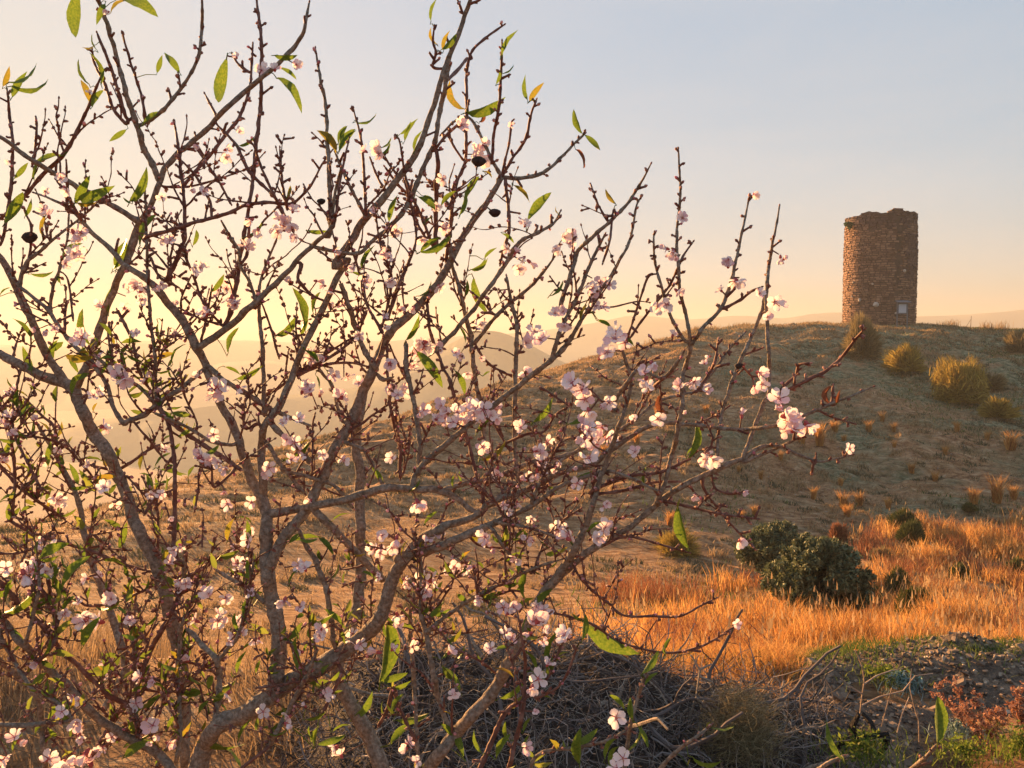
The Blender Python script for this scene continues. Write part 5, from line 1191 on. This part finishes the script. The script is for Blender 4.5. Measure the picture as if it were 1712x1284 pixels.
LV('A', [(375,-40,362,180,-1,0),(500,20,460,120,1,0),(590,5,755,82,1,3),(530,60,600,0,1,5),(480,400,425,250,-1,1),(425,400,375,280,1,0),(465,240,440,160,1,0),(450,215,390,225,1,5),(430,490,385,380,-1,5),(440,510,495,430,1,3),(15,410,45,315,-1,5),(45,390,175,303,-1,0),(55,410,230,378,-1,1),(60,460,130,340,1,2),(855,345,785,250,-1,3),(750,345,775,262,-1,3),(1080,285,1042,490,-1,1),(1310,265,1420,262,-1,1),(1335,325,1415,380,1,0),(1320,375,1440,542,1,1),(600,620,520,675,1,0),(680,600,790,535,1,2),(300,745,165,865,-1,4),(70,850,135,775,-1,2),(360,965,430,835,-1,0),(380,950,550,885,-1,1),(370,970,460,965,-1,5),(25,1060,110,915,1,0),(120,1030,150,945,-1,2),(205,1125,225,1015,1,5),(620,960,700,795,-1,4),(625,970,585,940,1,0),(670,1170,750,1020,1,2),(540,1280,605,1130,-1,2),(920,1170,935,1095,-1,1),(1165,1130,1250,1055,-1,0),(1140,695,1215,650,-1,0),(1370,940,1385,885,-1,6),(1600,730,1515,625,-1,6),(1620,715,1700,620,1,2),(1615,680,1655,600,1,0)])
LV('B', [(630,100,660,-10,1,0),(680,235,750,160,-1,3),(660,210,630,130,1,6),(690,240,720,145,1,5),(970,265,1045,142,1,2),(940,400,960,330,-1,0),(965,350,1025,308,-1,0),(1090,475,1080,355,1,2),(1100,480,1170,392,1,5),(795,520,720,380,1,6),(800,535,985,462,-1,1),(195,720,270,615,1,2),(175,720,85,622,-1,6),(200,680,230,600,1,0),(270,580,370,538,-1,1),(480,640,535,570,-1,0),(505,672,568,565,1,0),(385,705,440,655,-1,0),(385,740,435,680,-1,2),(550,720,590,620,1,2),(1350,635,1310,520,1,2),(1365,645,1437,717,1,0),(1320,715,1355,802,1,7),(1095,1045,1205,917,1,2),(1025,885,1100,968,1,5),(1508,970,1462,900,1,6),(800,940,860,840,1,2),(765,1025,790,900,-1,0),(680,980,750,910,1,2),(430,1055,470,930,1,2),(570,940,650,1008,1,1),(590,935,650,970,1,1),(600,1070,640,1035,1,0),(970,1115,1025,1160,1,0),(580,1200,725,1120,-1,2),(45,1100,135,1100,-1,1),(300,1280,360,1170,1,2),(820,1284,890,1225,-1,1),(1240,1020,1225,985,1,6),(860,580,870,510,-1,7),(880,820,920,850,1,6)])
LV('C', [(555,140,600,5,1,0),(300,90,395,20,1,0),(150,165,255,150,-1,1),(290,210,285,140,1,1),(520,350,530,230,1,2),(430,500,395,330,1,2),(1010,250,1070,165,-1,0),(1320,460,1420,355,-1,1),(1450,420,1395,230,-1,0),(1495,350,1530,250,1,2),(755,400,800,530,-1,0),(1090,540,1140,420,1,2),(825,595,890,500,1,1),(1075,610,1150,650,1,2),(1130,665,1255,600,-1,2),(1460,530,1520,590,1,3),(330,570,375,640,1,2),(640,230,660,195,1,5),(800,800,870,795,-1,1),(970,1030,1045,980,-1,0),(1360,1050,1475,960,-1,1),(740,1090,815,1020,1,0),(770,1100,870,1130,1,0),(740,1140,750,1200,1,2),(900,1130,930,1080,1,2),(420,1210,470,1175,1,0),(100,1190,180,1050,-1,1),(80,760,110,900,1,2),(60,830,120,760,1,6),(150,710,210,750,1,0),(0,270,50,230,1,0),(230,530,275,480,1,2),(200,1230,240,1160,1,2),(0,1255,80,1215,1,0),(230,1080,245,960,1,2),(445,820,465,780,1,6)])
LV('D', [(580,60,680,-10,1,0),(300,130,360,30,1,2),(510,480,575,350,-1,2),(560,270,630,195,-1,1),(835,190,905,358,-1,1),(795,270,800,190,-1,0),(820,145,900,90,-1,1),(885,90,945,40,1,0),(765,420,795,495,1,2),(565,540,685,710,1,1),(1195,270,1260,195,-1,0),(1345,390,1375,310,1,5),(1430,385,1490,420,1,0),(745,630,790,740,1,2),(1120,870,1210,755,-1,0),(850,930,915,860,1,2),(870,1050,985,955,-1,6),(1290,880,1380,825,-1,0),(530,1200,580,1140,-1,2),(350,1090,400,1170,1,0),(735,1180,740,1125,1,2),(775,1155,765,1105,1,0),(1340,1130,1420,1095,-1,1),(1175,1175,1230,1215,1,0),(0,1000,50,955,1,6),(125,620,155,695,1,2),(80,650,95,715,1,2),(30,530,95,590,1,3),(0,460,30,330,-1,2),(240,160,330,235,1,1),(1650,1170,1655,1090,1,2),(880,650,910,630,1,0)])
LV('E', [(300,430,435,270,1,0),(200,270,335,210,1,3),(140,390,150,295,-1,1),(20,540,180,425,-1,2),(255,410,285,330,1,2),(230,460,270,530,1,3),(570,240,605,110,1,2),(1085,200,1120,90,1,5),(1135,90,1205,130,1,1),(480,850,515,745,-1,0),(1380,210,1450,160,1,0),(1400,200,1530,185,1,0),(1530,200,1590,270,1,1),(990,930,1125,865,-1,1),(970,1160,1180,1165,-1,3),(1000,1170,1150,1284,1,3),(1000,620,1060,500,-1,1),(600,1230,720,1150,1,0),(230,1050,320,960,1,0),(170,1120,215,1065,1,2),(860,690,930,690,-1,0),(1520,1170,1650,1125,-1,1),(1500,1180,1520,1090,1,2),(1590,1110,1675,1080,1,0),(1480,1130,1475,1080,1,2),(1460,1050,1560,1010,-1,0),(1380,410,1430,330,1,0),(1130,830,1180,720,1,2),(1220,830,1240,770,1,2),(590,350,680,365,-1,1),(60,1200,110,1120,1,2),(400,700,480,560,1,2),(30,470,60,380,1,0),(300,560,360,460,1,0),(1690,1050,1712,960,1,2),(1140,1150,1200,1050,1,2),(800,1100,860,1020,1,2),(700,1000,770,930,1,2),(950,1020,1000,960,1,0),(1400,740,1430,640,1,3),(1450,730,1500,660,1,3)])
LV('F', [(1365,590,1625,740,-1,2),(1350,670,1365,550,-1,2),(1185,785,1235,625,1,2),(1130,825,1070,725,-1,1),(955,950,1085,855,-1,0),(1135,495,1210,430,1,3),(1075,470,1090,335,1,2),(1640,830,1715,720,-1,0),(1650,890,1712,830,1,0),(385,870,425,560,-1,2),(440,700,470,670,1,3),(765,920,680,795,-1,0),(255,1045,350,915,-1,1),(680,760,720,690,-1,1),(470,1055,620,1022,-1,1),(440,1160,540,1065,1,0),(440,1170,505,1095,1,3),(445,1020,500,930,1,2),(780,1230,675,1070,-1,2),(870,1210,835,1100,1,0),(945,1230,1010,1120,1,2),(400,870,520,830,-1,0),(920,1284,1035,1270,-1,0),(1340,1260,1345,1090,1,2),(1320,1170,1425,1095,-1,0),(1550,1000,1480,935,-1,0),(1590,1050,1580,945,1,2),(1620,1090,1665,1190,1,1),(1550,1210,1635,1070,-1,0),(1460,1240,1515,1145,1,1),(1490,1284,1530,1180,1,1),(0,190,90,190,-1,0),(100,190,165,270,1,1),(250,310,240,250,1,2),(300,350,370,390,1,1),(600,120,660,60,1,2),(160,105,245,70,1,0),(60,1160,100,1080,1,2),(1380,150,1440,110,1,0),(1070,1110,1110,1040,1,0),(1000,1150,985,1060,1,2),(1075,1190,1100,1120,1,2),(420,660,410,540,1,2)])
LV('G', [(430,1040,470,860,-1,2),(425,1030,485,980,1,0),(215,1160,230,1085,1,2),(110,470,170,510,1,1),(0,390,60,420,1,1),(380,1284,390,1240,1,5),(1110,780,1120,700,1,7),(1140,780,1155,720,1,7),(330,820,300,740,1,7)])
LV('H', [(110,230,60,30,1,2),(845,1240,768,1055,1,2),(1300,1160,1300,940,-1,2),(215,1085,335,1080,-1,0),(130,1230,270,1250,-1,1),(200,1100,215,1065,1,6),(0,720,30,660,1,0),(110,1270,120,1240,1,5),(0,740,-10,700,1,0)])
# a few more small leaves low in the dense part
S_ = np.array(SAMP); lo = S_[(S_[:, 3] < 9) & (((S_[:, 0] < 620) & (S_[:, 1] > 900)) | ((S_[:, 0] < 220) & (S_[:, 1] > 560)))]
nl = sum(1 for q in tree.children if q.name.startswith('leaf'))
for i in range(max(0, 299 - nl)):
    s = lo[rng.integers(len(lo))]; a = math.radians(rng.normal(-80, 55)); L_ = rng.uniform(16, 46)
    leaf(s[0], s[1], s[0] + math.cos(a) * L_, s[1] + math.sin(a) * L_, rng.choice([-1, 1]))
# the smallest leaves of the shaded low shoots, as one part
lmb = MB(); lmats = [M['leaf'], M['leaf_y'], M['fresh']]
lo2 = S_[(S_[:, 3] < 8) & (S_[:, 1] > 560) & (S_[:, 0] < 980) & ((S_[:, 0] < 330) | (S_[:, 1] > 900))]
for i in range(650):
    s = lo2[rng.integers(len(lo2))]; a = math.radians(rng.normal(-80, 60)); L_ = rng.uniform(12, 38) / F * s[2]; b0 = P(s[0], s[1], s[2]) - O
    ex = np.array((math.cos(a), rng.normal() * .35, -math.sin(a))); ex /= np.linalg.norm(ex); ey = np.cross(ex, rng.normal(size=3)); ey /= np.linalg.norm(ey); ez = np.cross(ex, ey)
    prof_ = [(0, .02, 0), (.3, .15, .05), (.65, .13, .03), (1, .0, -.08)]; V = []
    for (t, w_, z_) in prof_:
        for sg in (-1, 0, 1): V.append(b0 + (ex * t + ey * sg * w_ + ez * (z_ + abs(sg) * w_ * .5)) * L_)
    lmb.add(V, [(i_ * 3 + j, i_ * 3 + j + 1, i_ * 3 + j + 4, i_ * 3 + j + 3) for i_ in range(3) for j in range(2)], int(rng.choice(3, p=[.25, .15, .6])))
tag(lmb.build('small_leaves', lmats, tree, smooth=True), kind='stuff')
tag(stalks.build('leaf_stalks', M['fresh'], tree), kind='stuff')
# last season's blackened husks
M['husk'] = mat('old_husk', [(.3, (.02, .014, .012)), (.7, (.07, .045, .04))], 90, .9, .6, 200, bdist=.002)
for (px, py, w) in ((50, 397, 24), (800, 270, 22), (827, 356, 18), (537, 337, 13), (1235, 612, 12)):
    s = near(px, py); mb = MB(); r_ = w / F * s[2] / 2; c_ = P(px, py, s[2] - .005) - O
    V = []; k = 9; tube(mb, [P(s[0], s[1], s[2]) - O, c_], [.0018, .0014], 5)
    for i in range(7):
        ph = -math.pi / 2 + math.pi * i / 6
        for j in range(k): a = j * 2 * math.pi / k; V.append(c_ + np.array((math.cos(ph) * math.cos(a) * r_ * (1.2 if i > 2 else 1), math.cos(ph) * math.sin(a) * r_ * .7, math.sin(ph) * r_ * .8)) * rng.uniform(.93, 1.05))
    mb.add(V, [(i * k + j, i * k + (j + 1) % k, (i + 1) * k + (j + 1) % k, (i + 1) * k + j) for i in range(6) for j in range(k)])
    mb.build('husk', M['husk'], tree, smooth=True)
print('tree parts', len(tree.children), 'buds', len(budF), 'leaves', nl)
